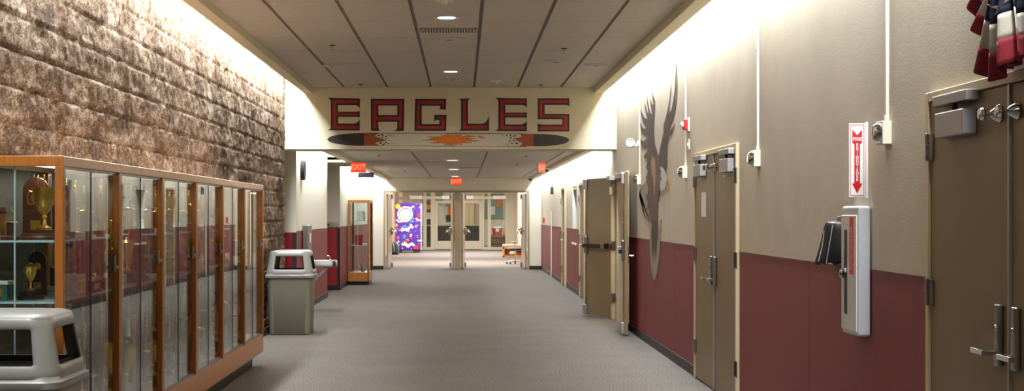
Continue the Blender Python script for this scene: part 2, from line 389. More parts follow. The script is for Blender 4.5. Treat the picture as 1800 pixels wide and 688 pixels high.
# wainscot
def wains(name, x, y0, y1, z1, seams, side, label, m='maroon'):
    t = .003; mb = MB(); a, b = (x-t, x) if side > 0 else (x, x+t)
    ys = [y0]+[s for s in sorted(seams) if y0 < s < y1]+[y1]
    for i in range(len(ys)-1): mb.box((a, ys[i]+.008, .1), (b, ys[i+1]-.008, z1-.012))
    mb.cur = 1; e = .0012
    mb.box((a+(e if side > 0 else 0), y0, .1), (b-(0 if side > 0 else e), y1, z1-.01))
    a2, b2 = (x-t-.002, x) if side > 0 else (x, x+t+.002); mb.box((a2, y0, z1-.016), (b2, y1, z1))
    return struct(name, mb, [m, 'maroon_trim'], label)
wains('trim_7', XR, 13.5, 18.93, 1.228, [17.22, 14.82], 1, 'maroon wainscot panels under the eagle mural')
wains('trim_8', XR, 6.76, 11.38, 1.228, [9.1], 1, 'maroon wainscot between the two closed double doors')
wains('trim_9', XR, -3, 4.7, 1.228, [], 1, 'maroon wainscot past the nearest doors')
wains('trim_10', XR, 20.97, 25.4, 1.24, [23.2], 1, 'maroon wainscot behind the open door leaf')
wains('trim_11', XR, 26.55, 30.2, 1.24, [28.1], 1, 'maroon wainscot under the hall window')
wains('trim_12', XR, 31.3, YF, 1.24, [33.0, 35.2, 37.6], 1, 'maroon wainscot at the far right corner')
wains('trim_13', XL, 21.62, 26.58, 1.27, [24.0], -1, 'maroon wainscot behind the drinking fountain')
wains('trim_14', XL+.02, 29.12, YF, 1.27, [31.5, 34, 36.5], -1, 'maroon wainscot behind the small display case')
def frontal(name, x0, x1, y, z1, label):
    mb = MB().box((x0, y-.006, .1), (x1-.05, y, z1)); mb.cur = 1; mb.box((x1-.055, y-.012, .08), (x1+.008, y+.03, z1))
    return struct(name, mb, ['red_paint', 'black_rubber'], label)
frontal('trim_15', -6, XL, 21.6, 1.25, 'bright red panel with black corner guard on the near pier face')
frontal('trim_16', -6, XL+.02, 29.1, 1.25, 'bright red panel with black corner guard on the second pier face')
def baseb(name, segs, label):
    mb = MB()
    for a, b in segs: mb.box(a, b)
    return struct(name, mb, 'black_rubber', label, bevel=.003)
baseb('baseboard_right', [((XR-.012, a, 0), (XR, b, .1)) for a, b in ((-3, 4.7), (6.76, 11.38), (13.5, 18.93), (20.97, 25.4), (26.55, 30.2), (31.3, YF))], 'black rubber base along the right wall')
baseb('baseboard_left', [((XL, 21.6, 0), (XL+.012, 26.6, .1)), ((XL+.02, 29.1, 0), (XL+.032, YF, .1)), ((-6, 29.085, 0), (XL+.03, 29.1, .1)), ((-6, 21.588, 0), (XL+.012, 21.6, .1)), ((-2.47, 14.7, 0), (-2.455, YE, .1))], 'black rubber base along the left wall')
baseb('baseboard_far', [((-2.474, YF-.012, 0), (-2.16, YF, .1)), ((1.86, YF-.012, 0), (XR, YF, .1))], 'low base along the far wall')

# ------------------------------------------------------------ lights in their fixtures
def cove_light(x, y0, y1, z, w, per_m, label, group):
    t = thing('cove_light', label, 'light', (x, (y0+y1)/2, z), 0, group)
    L_ = y1-y0
    MB().box((-.035, -L_/2, .03), (.035, L_/2, .08)).build('housing', 'white', t, bevel=.004)
    MB().tube([(0, -L_/2+.02, .014), (0, L_/2-.02, .014)], .012, 8).build('lamp_tube', 'tube_on', t)
    a = area('cove_lamp', (x, (y0+y1)/2, z-.005), w, L_, per_m*L_, (.95, .985, 1)); a.rotation_euler = (0, 0, 0)
    return t
names1 = ['nearest', 'second', 'third', 'fourth', 'fifth', 'farthest']
segs1 = [(-2.9+k*3.87, -2.9+k*3.87+3.82) for k in range(6)]
GR = [.15, .42, 1.05, 1, 1, 1]
for k, (a, b) in enumerate(segs1):
    cove_light(2.09, a, b, 3.46, .13, COVE_W*GR[k], '%s fluorescent batten in the slot above the right near wall' % names1[k], 'right cove battens')
    cove_light(-2.35, a, b, 3.46, .14, COVE_W*GR[k], '%s fluorescent batten in the slot above the block wall' % names1[k], 'left cove battens')
for k in range(3):
    a = 21.2+k*6.2; cove_light(2.08, a, a+6.1, 2.65, .06, COVE2_W, '%s fluorescent batten in the slot right of the far ceiling' % ['nearest', 'middle', 'farthest'][k], 'far right cove battens')
for k, (a, b) in enumerate(((21.7, 26.5), (29.25, 34.4), (34.5, 39.7))):
    cove_light(-2.29, a, b, 2.65, .06, COVE2_W, '%s fluorescent batten in the slot left of the far ceiling' % ['nearest', 'middle', 'farthest'][k], 'far left cove battens')
def downlight(x, y, z, r, label, group, w):
    t = thing('downlight', label, 'downlight', (x, y, z), 0, group)
    MB().lathe([(r*.72, -.002), (r, -.006), (r, 0), (r*.78, .004), (r*.72, .004)], n=32).build('trim_ring', 'white', t)
    MB().lathe([(r*.74, -.001), (r*.66, -.004), (.001, -.0055)], n=32).build('lens', 'lamp_on', t)
    d = bpy.data.lights.new('downlight_lamp', 'SPOT'); d.energy = w; d.spot_size = math.radians(165); d.spot_blend = .5; d.color = (1, .93, .82); d.shadow_soft_size = .05
    o = bpy.data.objects.new('downlight_lamp', d); C.objects.link(o); o.location = (x, y, z-.06)
for y, n in ((3.2, 'out of view above the viewer'), (8.18, 'nearest the viewer, above the frame'), (13.16, 'in front of the air vent'), (18.14, 'nearest the painted beam')):
    downlight(-.14, y, CEIL1, .115, 'round recessed ceiling light %s' % n, 'near hall downlights', DOWN_W*(.25 if y < 10 else 1))
for y, n in ((22.5, 'just past the beam'), (26.8, 'second past the beam'), (32.2, 'third past the beam'), (38.0, 'last before the far wall')):
    downlight(-.18, y, CEIL2, .14, 'bright recessed light in the low far ceiling, %s' % n, 'far downlights', DOWN_W)
area('side_room_lamp', (4.2, 20.0, 2.7), 1, 1, WARM_W, (1, .78, .5))
area('lobby_lamp', (0, 45, 2.95), 3.5, 5, LOBBY_W, (1, .97, .92))
area('lobby_lamp_back', (0, 55, 2.95), 3.5, 8, LOBBY_W*1.3, (1, .97, .92))
area('office_lamp', (0, 66, 2.95), 4, 4, 160, (1, .95, .85))
area('passage_lamp', (-4.2, 27.8, 2.45), .6, .6, 6, (1, .95, .88))

# ============================================================ DOORS ON THE RIGHT WALL (local: face looks to -x, y along the hall)
def hinge_mb(y, z, x=-.012, s=1):
    mb = MB(); mb.box((x-.004, y-.05, z-.06), (x+.006, y+.05, z+.06))
    for k in range(5): mb.tube([(x-.010, y, z-.06+k*.024+.001), (x-.010, y, z-.06+(k+1)*.024-.001)], .008, 10)
    mb.ball((x-.010, y, z+.062), .007, 8); return mb
def lever_set(p, y, z, s, x=-.012):                        # s = way the lever points
    e = MB().box((x-.024, y-.026, z-.125), (x, y+.026, z+.125)).build('escutcheon', 'steel', p, bevel=.008, seg=3)
    mb = MB().tube([(x-.026, y, z-.07), (x-.072, y, z-.07)], .012, 12)
    mb.box((x-.084, y-.012 if s > 0 else y-.125, z-.08), (x-.064, y+.125 if s > 0 else y+.012, z-.058))
    l = mb.build('lever', 'chrome', e, bevel=.005)
    c = MB().lathe([(0, -.004), (.011, -.004), (.013, 0)], (x-.024, y, z+.03), 14, 'x').build('key_cylinder', 'chrome', e)
    return e
def closer(p, y0, y1, z, x=-.012, track=True, s=1):
    c = MB().box((x-.062, y0, z-.07), (x, y1, z+.04)).build('door_closer', 'alu', p, bevel=.006)
    MB().box((x-.060, y0-.03, z+.072), (x+.0, y1+.04, z+.118)).build('closer_arm_cover', 'alu', c, bevel=.004)
    MB().tube([(x-.035, (y0+y1)/2, z+.035), (x-.035, (y0+y1)/2, z+.08)], .012, 12).build('spindle', 'dark_metal', c)
    return c
def holder(p, y, z, x=-.012):
    mb = MB().lathe([(.004, 0), (.030, -.002), (.034, -.008), (.020, -.034), (.009, -.045), (.009, -.062), (.022, -.066), (.027, -.076), (.022, -.088), (.001, -.092)], (x, y, z), 24, 'x')
    return mb.build('door_holder_knob', 'chrome', p)
def double_door(name, y0, y1, label, paper=False, far=True):
    t = thing(name, label, 'door', (XR, 0, 0), 0, None, 'structure')
    w = .045; top = 2.085; ym = (y0+y1)/2
    mb = MB().box((-.03, y0, 0), (.0, y0+w, top)).box((-.03, y1-w, 0), (.0, y1, top)).box((-.03, y0+w, top-w), (.0, y1-w, top))
    mb.build('door_frame', 'frame_paint', t, bevel=.004)
    for k, (a, b) in enumerate(((y0+w+.003, ym-.003), (ym+.003, y1-w-.003))):
        leaf = MB().box((-.018, a, .015), (-.001, b, top-w-.004)).build('door_leaf', 'bronze_door', t, bevel=.002)
        hy = a-.006 if k == 0 else b+.006
        for z in (.30, 1.16, 1.83): hinge_mb(hy, z, -.026).build('hinge', 'steel', leaf)
        if k == 0: closer(leaf, a+.05, a+.42, 1.93, -.018, s=1)
        else: closer(leaf, b-.60, b-.24, 1.93, -.018, s=-1)
        lever_set(leaf, (b-.085) if k == 0 else (a+.085), 1.035, -1 if k == 0 else 1, -.018)
        holder(leaf, (b-.09) if k == 0 else (a+.09), 1.925, -.018)
    MB().box((-.030, ym-.022, .015), (-.017, ym-.004, top-w-.004)).build('astragal', 'alu', t, bevel=.002)
    MB().box((-.019, ym-.002, .015), (-.010, ym+.004, top-w-.004)).build('door_gap_shade', 'black_rubber', t)  # dark strip standing in for the shade between the two leaves
    if paper:
        MB().box((-.0205, ym+.42, 1.50), (-.0185, ym+.66, 1.72)).build('torn_paper_patch', 'white', t)
        MB().box((-.0205, ym-.50, 1.83), (-.0185, ym-.44, 1.845)).build('tape_scrap', 'white', t)
    return t
double_door('door_1', 4.72, 6.74, 'nearest bronze double doors at the right edge below the bunting')
double_door('door_2', 11.40, 13.48, 'closed bronze double doors in mid wall between wainscots, torn paper on the far leaf', True)
def single_door(name, y0, y1, label):
    t = thing(name, label, 'door', (XR, 0, 0), 0, None, 'structure'); w = .05; top = 2.09
    MB().box((-.045, y0, 0), (0, y0+w, top)).box((-.045, y1-w, 0), (0, y1, top)).box((-.045, y0+w, top-w), (0, y1-w, top)).build('door_frame', 'frame_paint', t, bevel=.004)
    leaf = MB().box((-.022, y0+w, .015), (-.001, y1-w, top-w)).build('door_leaf', 'bronze_door', t, bevel=.002)
    for z in (.35, 1.1, 1.8): hinge_mb(y1-w, z, -.045).build('hinge', 'steel', leaf)
    lever_set(leaf, y0+w+.09, 1.05, 1, -.035)
single_door('door_3', 25.45, 26.5, 'closed single door seen edge-on just beyond the open door leaf')
single_door('door_4', 30.25, 31.25, 'closed single door seen edge-on farthest down the right wall')
# window between the single doors
t = thing('window_1', 'tall narrow white-framed window recess in the far right wall', 'window', (XR, 0, 0), 0, None, 'structure')
MB().box((.005, 27.6, .97), (.13, 27.66, 2.06)).box((.005, 28.56, .97), (.13, 28.62, 2.06)).box((.005, 27.66, 2.0), (.13, 28.56, 2.06)).box((-.02, 27.58, .93), (.13, 28.64, .97)).build('window_frame', 'white', t, bevel=.003)
MB().box((.10, 27.66, .97), (.108, 28.56, 2.0)).build('pane', 'glass', t)
MB().box((.125, 27.64, .95), (.135, 28.58, 2.02)).build('window_blind', 'off_white', t)

# the open double doors (door_5): frame in the opening, two leaves swung into the hall
t = thing('door_5', 'open double doorway with both bronze leaves swung out into the hall', 'door', (XR, 0, 0), 0, None, 'structure')
MB().box((-.02, 18.95, 0), (.15, 19.0, 2.09)).box((-.02, 20.9, 0), (.15, 20.95, 2.09)).box((-.02, 19.0, 2.02), (.15, 20.9, 2.09)).box((.05, 19.0, 0), (.075, 19.02, 2.02)).box((.05, 20.88, 0), (.075, 20.9, 2.02)).build('door_frame', 'frame_paint', t, bevel=.003)
def open_leaf(parent, hx, hy, ang, length, flip):
    """leaf local: runs along +y from the hinge, thickness in x; the -x*flip face carries the panic bar"""
    g = bpy.data.objects.new('door_leaf', None)
    leaf = MB().box((-.022, 0, .018), (.022, length, 2.05)).build('door_leaf', 'bronze_door', parent, bevel=.002)
    leaf.location = (hx, hy, 0); leaf.rotation_euler = (0, 0, ang)
    f = flip
    MB().box((-.023, -.001, .018), (.023, .003, 2.05)).build('hinge_edge', 'door_edge', leaf)  # warm light falling on the hinge edge is put into its colour
    e = MB().box((min(f*.022, f*.062), length-.12, .93), (max(f*.022, f*.062), length-.04, 1.20)).build('panic_bar_case', 'steel', leaf, bevel=.02, seg=3)
    MB().box((min(f*.062, f*.10), .10, 1.03), (max(f*.062, f*.10), length-.06, 1.085)).box((min(f*.02, f*.095), .08, 1.02), (max(f*.02, f*.095), .15, 1.095)).build('panic_bar', 'dark_metal', leaf, bevel=.005)
    MB().box((min(f*.058, f*.104), .085, 1.015), (max(f*.058, f*.104), .19, 1.10)).build('panic_bar_end_cap', 'steel', leaf, bevel=.006)
    mb = MB().tube([(f*.034, length-.06, .16), (f*.034, length-.06, 1.95)], .007, 8)
    for z in (.25, .70, 1.42): mb.box((min(f*.02, f*.045), length-.075, z-.012), (max(f*.02, f*.045), length-.045, z+.012))
    mb.build('vertical_rod', 'steel', leaf)
    MB().box((min(f*.022, f*.065), length-.10, 1.90), (max(f*.022, f*.065), length-.01, 2.04)).build('top_latch', 'alu', leaf, bevel=.01)
    MB().box((min(f*.022, f*.065), length-.10, .03), (max(f*.022, f*.065), length-.01, .17)).build('bottom_latch', 'alu', leaf, bevel=.008)
    x = -f*.022; s = -f
    l = MB().tube([(x, length-.08, 1.0), (x+s*.07, length-.08, 1.0)], .012, 10).box((min(x+s*.055, x+s*.075), length-.20, .988), (max(x+s*.055, x+s*.075), length-.07, 1.012)).build('lever', 'chrome', leaf, bevel=.004)
    MB().box((min(x, x+s*.012), length-.105, .90), (max(x, x+s*.012), length-.055, 1.12)).build('escutcheon', 'steel', leaf, bevel=.004)
    for z in (.32, 1.07, 1.86):
        MB().box((-.026, -.055, z-.058), (.026, .045, z+.058)).tube([(0, -.01, z-.06), (0, -.01, z+.06)], .009, 10).build('hinge', 'steel', leaf)
    return leaf
la = open_leaf(t, -.012, 20.93, math.radians(19), .93, -1)
MB().box((-.0015, -.012, 1.28), (.0015, .012, 1.40)).build('small_blue_sticker', 'blue_sign', la, loc=(-.0, -.0025, .0))
lb = open_leaf(t, -.03, 18.97, PI-math.radians(6.6), .93, 1)
MB().box((-.10, 18.99, 2.00), (-.02, 19.35, 2.07)).build('door_closer', 'alu', t, bevel=.006)
MB().box((-.10, 20.5, 2.0), (-.02, 20.88, 2.07)).build('door_closer', 'alu', t, bevel=.006)
MB().tube([(-.06, 19.1, 2.05), (-.12, 18.75, 2.03), (-.09, 18.5, 2.0)], .012, 8).build('closer_arm', 'steel', t)

# ============================================================ TROPHY CASES
CX, CY0, CW = -2.0, 7.27, 1.2192
def display_cabinet(loc, w, d, h, label, shelves, end_near=False, end_far=False, base_lo=.14, base_hi=.315, kick=.10, single=False, both=False):
    """front faces +x at local x=0, runs +y for w, depth to x=-d"""
    t = thing('display_cabinet', label, 'display cabinet', loc, 0, 'wooden glass-fronted display cabinets')
    MB().box((-d+.01, .0 if not end_near else .10, 0), (-kick, w if not end_far else w-.08, base_lo)).build('plinth', 'black_rubber', t)
    MB().box((-d, .002, base_lo), (0, w-.002, base_hi)).build('base_panel', 'oak_h', t, bevel=.004)
    p = .04
    for (x0, x1) in ((-p, 0), (-d, -d+p)):
        for y0_, y1_ in ((.001, p*.8 if not end_near else p), (w-p, w-.001)): MB().box((x0, y0_, base_hi), (x1, y1_, h-.05)).build('corner_post', 'oak', t, bevel=.003)
    f = MB().box((-p, .001, h-.05), (0, w-.001, h)).box((-d, .001, h-.05), (-d+p, w-.001, h))
    f.box((-d+p, .001, h-.05), (-p, p, h)).box((-d+p, w-p, h-.05), (-p, w-.001, h)); f.box((-d+p, p, h-.012), (-p, w-p, h))
    f.build('top_rail', 'oak_rail', t, bevel=.004)
    if end_near: MB().box((-d-.001, -.012, h-.052), (.001, .0, h+.001)).box((-p-.002, -.012, base_lo), (.001, 0, h-.05)).build('end_face_frame', 'oak', t, bevel=.003)
    if not both: MB().box((-d+.002, p, base_hi), (-d+.012, w-p, h-.05)).build('back_panel', 'case_back', t)
    ym = w/2
    if single: panes = [(-.022, p, w-p)]
    else: panes = [(-.026, p*.8, ym+.02), (-.036, ym-.02, w-p)]
    for (x, a, b) in panes:
        g = MB().box((x-.003, a, base_hi+.012), (x+.003, b, h-.055)).build('glass_door', 'glass', t)
        if not single:
            yy = b-.004 if a < .1 else a+.004
            MB().box((x-.005, yy-.006, base_hi+.012), (x+.005, yy+.006, h-.055)).build('door_edge_strip', 'black', g)
    for z_ in (base_hi, h-.062): MB().box((-.05, p*.8, z_), (-.015, w-p, z_+.012)).build('sliding_track', 'alu', t)
    if not single:
        MB().box((-.022, w-p-.035, 1.19), (-.012, w-p-.02, 1.28)).box((-.02, w-p-.04, 1.205), (.0, w-p-.012, 1.225)).build('door_lock', 'alu', t, bevel=.003)
    for nm, on, y in (('end_glass', end_near, .010), ('end_glass', end_far, w-.012)):
        if on:
            MB().box((-d+p, y-.003, base_hi), (-p, y+.003, h-.05)).build(nm, 'glass', t)
            if end_near and y < .1: MB().box((-d*.55-.004, y+.003, base_hi), (-d*.55+.004, y+.012, h-.05)).build('glass_edge', 'shelf_edge', t)
    for z in shelves:
        s = MB().box((-d+.02, .02, z-.005), (-.055, w-.02, z+.005)).build('glass_shelf', 'shelf_glass', t)
        MB().box((-.055, .02, z-.005), (-.0535, w-.02, z+.005)).box((-d+.02, .0185, z-.005), (-.055, .02, z+.005)).build('polished_edge', 'shelf_edge', s)
    if not both:
        cl = MB().box((-d/2-.03, .12, h-.030), (-d/2+.03, w-.12, h-.012)).build('case_light', 'off_white', t)
        MB().tube([(-d/2, .14, h-.037), (-d/2, w-.14, h-.037)], .006, 8).build('lamp_tube', 'case_tube', cl)
        area('case_lamp', (loc[0]-d/2, loc[1]+w/2, h-.046), .03, w-.3, CASE_W, (1, .96, .88))
        for y in (.25, w-.25): MB().box((-d+.012, y-.008, base_hi), (-d+.02, y+.008, h-.06)).build('shelf_standard', 'alu', t)
    return t
LV = {'bottom': .316, 'middle': 1.081, 'upper': 1.391}
ordn = ['nearest', 'second', 'third', 'fourth', 'fifth', 'farthest']
has_up = [1, 0, 1, 1, 0, 0]
for k in range(6):
    sh = [1.075]+([1.385] if has_up[k] else [])
    display_cabinet((CX, CY0+k*CW, 0), CW, .455, 1.815, '%s oak trophy case of the row along the block wall%s' % (ordn[k], ', end facing the viewer' if k == 0 else ''), sh, k == 0, k == 5)

# ------------------------------------------------------------ trophies
def figure_mb(h, pose):
    """a small standing athlete, feet at 0"""
    mb = MB(); q = h
    hip = .50*q; sh = .80*q
    mb.tube([(0, -.045*q, 0), (0, -.05*q, .25*q), (0, -.04*q, hip)], [.020*q, .030*q, .045*q], 8)
    mb.tube([(0, .045*q, 0) if pose != 2 else (.12*q, .05*q, .12*q), (0.03*q if pose == 2 else 0, .05*q, .25*q), (0, .04*q, hip)], [.020*q, .030*q, .045*q], 8)
    mb.tube([(0, 0, hip-.03*q), (0, 0, .64*q), (0, 0, .76*q), (0, 0, sh+.02*q)], [.055*q, .052*q, .075*q, .03*q], 10)
    mb.tube([(0, 0, sh), (0, 0, .87*q)], .022*q, 8); mb.ball((0, 0, .91*q), .055*q, 10, (1, 1, 1.15))
    if pose == 0: arms = [((0, -.08*q, .78*q), (.05*q, -.16*q, .90*q), (.02*q, -.10*q, 1.04*q)), ((0, .08*q, .78*q), (0, .15*q, .66*q), (.05*q, .10*q, .55*q))]
    elif pose == 1: arms = [((0, -.08*q, .78*q), (.02*q, -.15*q, .92*q), (.02*q, -.08*q, 1.06*q)), ((0, .08*q, .78*q), (.02*q, .15*q, .92*q), (.02*q, .08*q, 1.06*q))]
    else: arms = [((0, -.08*q, .78*q), (.03*q, -.18*q, .80*q), (.02*q, -.28*q, .86*q)), ((0, .08*q, .78*q), (.1*q, .12*q, .74*q), (.2*q, .05*q, .78*q))]
    for a in arms: mb.tube(a, [.026*q, .022*q, .016*q], 8)
    if pose == 1: mb.ball((.02*q, 0, 1.10*q), .07*q, 10)
    if pose == 0: mb.ball((.02*q, -.10*q, 1.09*q), .045*q, 8)
    mb.lathe([(.07*q, -.03*q), (.09*q, -.02*q), (.06*q, 0), (.001, .002*q)], n=14); return mb
def cup_mb(h, r):
    return MB().lathe([(r*.62, 0), (r*.66, .05*h), (r*.2, .12*h), (r*.13, .25*h), (r*.24, .30*h), (r*.14, .35*h), (r*.5, .46*h), (r*.85, .68*h), (r*.92, .88*h), (r*1.05, h), (r*.95, h*.985), (r*.8, .86*h), (r*.6, .6*h), (.001, .5*h)], n=20)
def handles_mb(h, r):
    mb = MB()
    for s in (-1, 1): mb.tube([(0, s*r*.80, .62*h), (0, s*r*1.35, .60*h), (0, s*r*1.5, .78*h), (0, s*r*1.25, .92*h), (0, s*r*.90, .88*h)], r*.07, 6)
    return mb
def trophy(kind, h, loc, label, group, rz=0, metal='gold', col='walnut', base='marble', pose=0, bw=.10):
    t = thing('trophy' if kind not in ('plaque', 'award_box') else ('award_plaque' if kind == 'plaque' else 'award_box'), label, 'trophy' if kind not in ('plaque', 'award_box') else 'award', loc, rz, group)
    def up(mb, z): mb.v = [(x, y, zz+z) for x, y, zz in mb.v]; return mb
    if kind == 'figure':
        MB().box((-.04, -.045, 0), (.04, .045, h*.12)).build('base', base, t, bevel=.004)
        MB().lathe([(.022, h*.12), (.022, h*.52)], n=14).build('column', col, t)
        MB().lathe([(.03, h*.52), (.034, h*.535), (.03, h*.55)], n=16).build('collar', metal, t)
        up(figure_mb(h*.42, pose), h*.56).build('figure', metal, t)
    elif kind == 'cup':
        MB().lathe([(.07, 0), (.07, h*.10), (.055, h*.12), (.055, h*.22), (.03, h*.24)], n=8).build('base', base, t, bevel=.002)
        up(cup_mb(h*.62, h*.16), h*.24).build('bowl', metal, t)
        up(handles_mb(h*.62, h*.16), h*.24).build('handles', metal, t)
        up(MB().lathe([(h*.155, 0), (h*.10, h*.04), (.012, h*.07), (.012, h*.09), (.001, h*.12)], n=18), h*.86).build('cup_lid', metal, t)
    elif kind == 'tower':
        w = .085
        MB().box((-.07, -w-.02, 0), (.07, w+.02, h*.07)).box((-.055, -w, h*.07), (.055, w, h*.10)).build('base', base, t, bevel=.004)
        for sx in (-1, 1):
            for sy in (-1, 1):
                MB().tube([(sx*.035, sy*(w-.025), h*.10), (sx*.035, sy*(w-.025), h*.48)], .011, 10).build('column', col, t)
        up(cup_mb(h*.26, h*.06), h*.10).build('inner_cup', metal, t)
        MB().box((-.055, -w, h*.48), (.055, w, h*.51)).build('platform', base, t, bevel=.003)
        for s in (-1, 1):
            up(figure_mb(h*.12, 1), h*.51).build('side_figure', metal, t, loc=(0, s*(w-.02), 0))
        MB().lathe([(.03, h*.51), (.022, h*.53), (.022, h*.68), (.034, h*.69), (.034, h*.70)], n=14).build('upper_column', col, t)
        up(figure_mb(h*.27, pose), h*.705).build('figure', metal, t)
    elif kind == 'plaque':
        n = 14; w = h*.21
        poly = [(-w, 0), (w, 0)]+[(w*math.cos(PI*i/n), h-w*1.1+w*1.1*math.sin(PI*i/n)) for i in range(n+1)]
        MB().prism(poly, lambda u, v, q: (q, u, v), -.012, .012).build('board', 'walnut', t, bevel=.003)
        MB().box((.012, -w*.4, h*.15), (.014, w*.4, h*.30)).build('name_plate', metal, t)
        MB().lathe([(.001, .02), (w*.35, .018), (w*.42, .012)], (0, 0, h*.66), 20, 'x').build('medallion', metal, t)
        MB().box((-.05, -w*.7, 0), (-.012, w*.7, .02)).build('stand', 'walnut', t)
    elif kind == 'award_box':
        MB().box((-.05, -bw, 0), (.05, bw, h*.8)).build('box', col, t, bevel=.004)
        MB().box((-.055, -bw-.005, h*.8), (.055, bw+.005, h)).build('box_lid', base, t, bevel=.004)
        MB().box((.05, -bw*.6, h*.2), (.052, bw*.6, h*.6)).build('name_plate', metal, t)
    return t
# hand-placed pieces in the nearest case, seen through its end glass and front glass
B1 = 'awards in the nearest trophy case'
def T(kind, h, x, y, lv, label, rz=0, **k): return trophy(kind, h, (x, y, LV[lv]), label, B1, rz, **k)
# big gold cup on round wooden plinth
t = thing('trophy', 'large gold cup on a wide round walnut plinth, upper shelf of the nearest case', 'trophy', (-2.17, 7.52, LV['upper']), 0, B1)
MB().lathe([(.125, 0), (.13, .012), (.115, .022), (.115, .028), (.095, .034), (.095, .05), (.001, .052)], n=36).build('base', 'walnut', t)
mb = cup_mb(.22, .062); mb.v = [(x, y, z+.05) for x, y, z in mb.v]; mb.build('bowl', 'gold', t)
for s in (-1, 1):
    mb = figure_mb(.062, 1); mb.v = [(x*1+.03*s, y, z+.262) for x, y, z in mb.v]; mb.build('winged_figure', 'gold', t)
mb = figure_mb(.070, 1); mb.v = [(x, y, z+.255) for x, y, z in mb.v]; mb.build('top_figure', 'gold', t)
mb = handles_mb(.22, .06); mb.v = [(y, x, z+.05) for x, y, z in mb.v]; mb.build('handles', 'gold', t)
T('plaque', .33, -2.27, 7.72, 'upper', 'tall arched dark wooden plaque behind the large gold cup', -PI/2, metal='gold')
T('plaque', .29, -2.16, 7.86, 'upper', 'second arched dark plaque right of the gold cup on the upper shelf', -PI/2+.2)
T('plaque', .31, -2.325, 7.96, 'upper', 'dark arched plaque farthest left on the upper shelf of the nearest case', -PI/2-.1)
T('figure', .17, -2.29, 7.35, 'upper', 'tiny gold figure standing in front of the large cup plinth', base='walnut', pose=2)
T('award_box', .17, -2.39, 7.40, 'upper', 'gold fronted block at the left edge of the upper shelf', -PI/2, bw=.04, col='gold', base='walnut')
T('tower', .33, -2.24, 8.20, 'upper', 'white pillared trophy with gold athletes, far end of the nearest case upper shelf', base='marble', col='silver', pose=0)
T('figure', .28, -2.10, 8.05, 'upper', 'gold figure with one arm up beside the white pillared trophy', pose=0)
T('cup', .20, -2.22, 7.45, 'middle', 'gold domed cup on black and white block, middle shelf of the nearest case', base='black_marble')
T('award_box', .10, -2.37, 7.42, 'middle', 'pale blue award box on the middle shelf, left side', -PI/2, bw=.055, col='green_plaque', base='marble')
T('award_box', .11, -2.14, 7.95, 'middle', 'cream award box with gold foot on the middle shelf behind the front glass', 0, col='marble', base='marble')
T('award_box', .08, -2.12, 8.22, 'middle', 'blue and gold award box beside the cream one on the middle shelf', 0, col='blue_column', base='gold')
T('plaque', .24, -2.30, 7.85, 'middle', 'brown arched plaque standing at the back of the middle shelf', -PI/2)
T('figure', .26, -2.34, 8.30, 'middle', 'slender gold figure at the far end of the middle shelf', pose=1)
T('cup', .26, -2.16, 7.43, 'bottom', 'silver two-handled cup seen through the bin lid opening', metal='silver', base='black_marble')
T('cup', .24, -2.32, 7.42, 'bottom', 'gold two-handled cup left of the silver one on the case floor', base='marble')
T('figure', .40, -2.38, 7.60, 'bottom', 'gold figure on thin column at the left end of the case floor', pose=0)
T('tower', .62, -2.15, 7.82, 'bottom', 'tall gold and dark pillared trophy just right of the grey bin lid', base='black_marble', col='gold', pose=0)
T('tower', .58, -2.14, 8.2, 'bottom', 'pillared trophy with white base at the far end of the nearest case floor', base='marble', col='silver', pose=2)
T('figure', .50, -2.36, 8.0, 'bottom', 'gold runner on tall walnut column at the back of the nearest case floor', pose=2)
# the other five cases, filled along a list
KN = {'figure': 'figure trophy', 'tower': 'tower trophy', 'cup': 'cup trophy', 'plaque': 'wooden plaque', 'award_box': 'award block'}
CN = {'walnut': 'walnut', 'green_plaque': 'teal', 'red_column': 'red', 'blue_column': 'blue', 'gold': 'gold', 'silver': 'silver', 'marble': 'white'}
fill = {
 1: {'middle': [('tower', .60, .18, -.20), ('figure', .42, .45, -.30), ('figure', .50, .66, -.18), ('cup', .30, .86, -.30), ('tower', .52, 1.04, -.18)],
     'bottom': [('plaque', .30, .15, -.14), ('cup', .46, .34, -.22), ('tower', .58, .60, -.28), ('cup', .40, .84, -.18), ('figure', .52, 1.06, -.24)]},
 2: {'upper': [('figure', .30, .25, -.20), ('figure', .28, .52, -.25), ('cup', .26, .80, -.20), ('figure', .31, 1.02, -.22)],
     'middle': [('figure', .27, .30, -.2), ('tower', .28, .66, -.22), ('award_box', .12, .98, -.2)],
     'bottom': [('figure', .50, .20, -.22), ('cup', .34, .44, -.2), ('tower', .60, .72, -.26), ('figure', .46, 1.0, -.18)]},
 3: {'upper': [('figure', .29, .3, -.2), ('cup', .24, .7, -.22), ('figure', .30, 1.0, -.22)],
     'middle': [('figure', .26, .25, -.2), ('award_box', .10, .62, -.18), ('figure', .27, .95, -.22)],
     'bottom': [('tower', .58, .28, -.24), ('plaque', .26, .6, -.16), ('tower', .54, .92, -.24)]},
 4: {'middle': [('figure', .40, .3, -.22), ('tower', .5, .75, -.24)], 'bottom': [('figure', .5, .3, -.2), ('cup', .36, .62, -.22), ('tower', .56, .95, -.24)]},
 5: {'middle': [('figure', .36, .4, -.22), ('cup', .28, .85, -.22)], 'bottom': [('tower', .5, .35, -.22), ('figure', .44, .85, -.2)]}}
posw = ['nearest end', 'second from the near end', 'middle', 'second from the far end', 'far end']
def pw(i, n):
    if i == 0: return 'at the near end'
    if i == n-1: return 'at the far end'
    return ['', 'second from near end', 'third from near end', 'fourth from near end'][i]
lvw = {'bottom': 'case floor', 'middle': 'middle shelf', 'upper': 'upper shelf'}
cols = ['walnut', 'silver', 'red_column', 'gold', 'blue_column', 'green_plaque']; cnt = 0
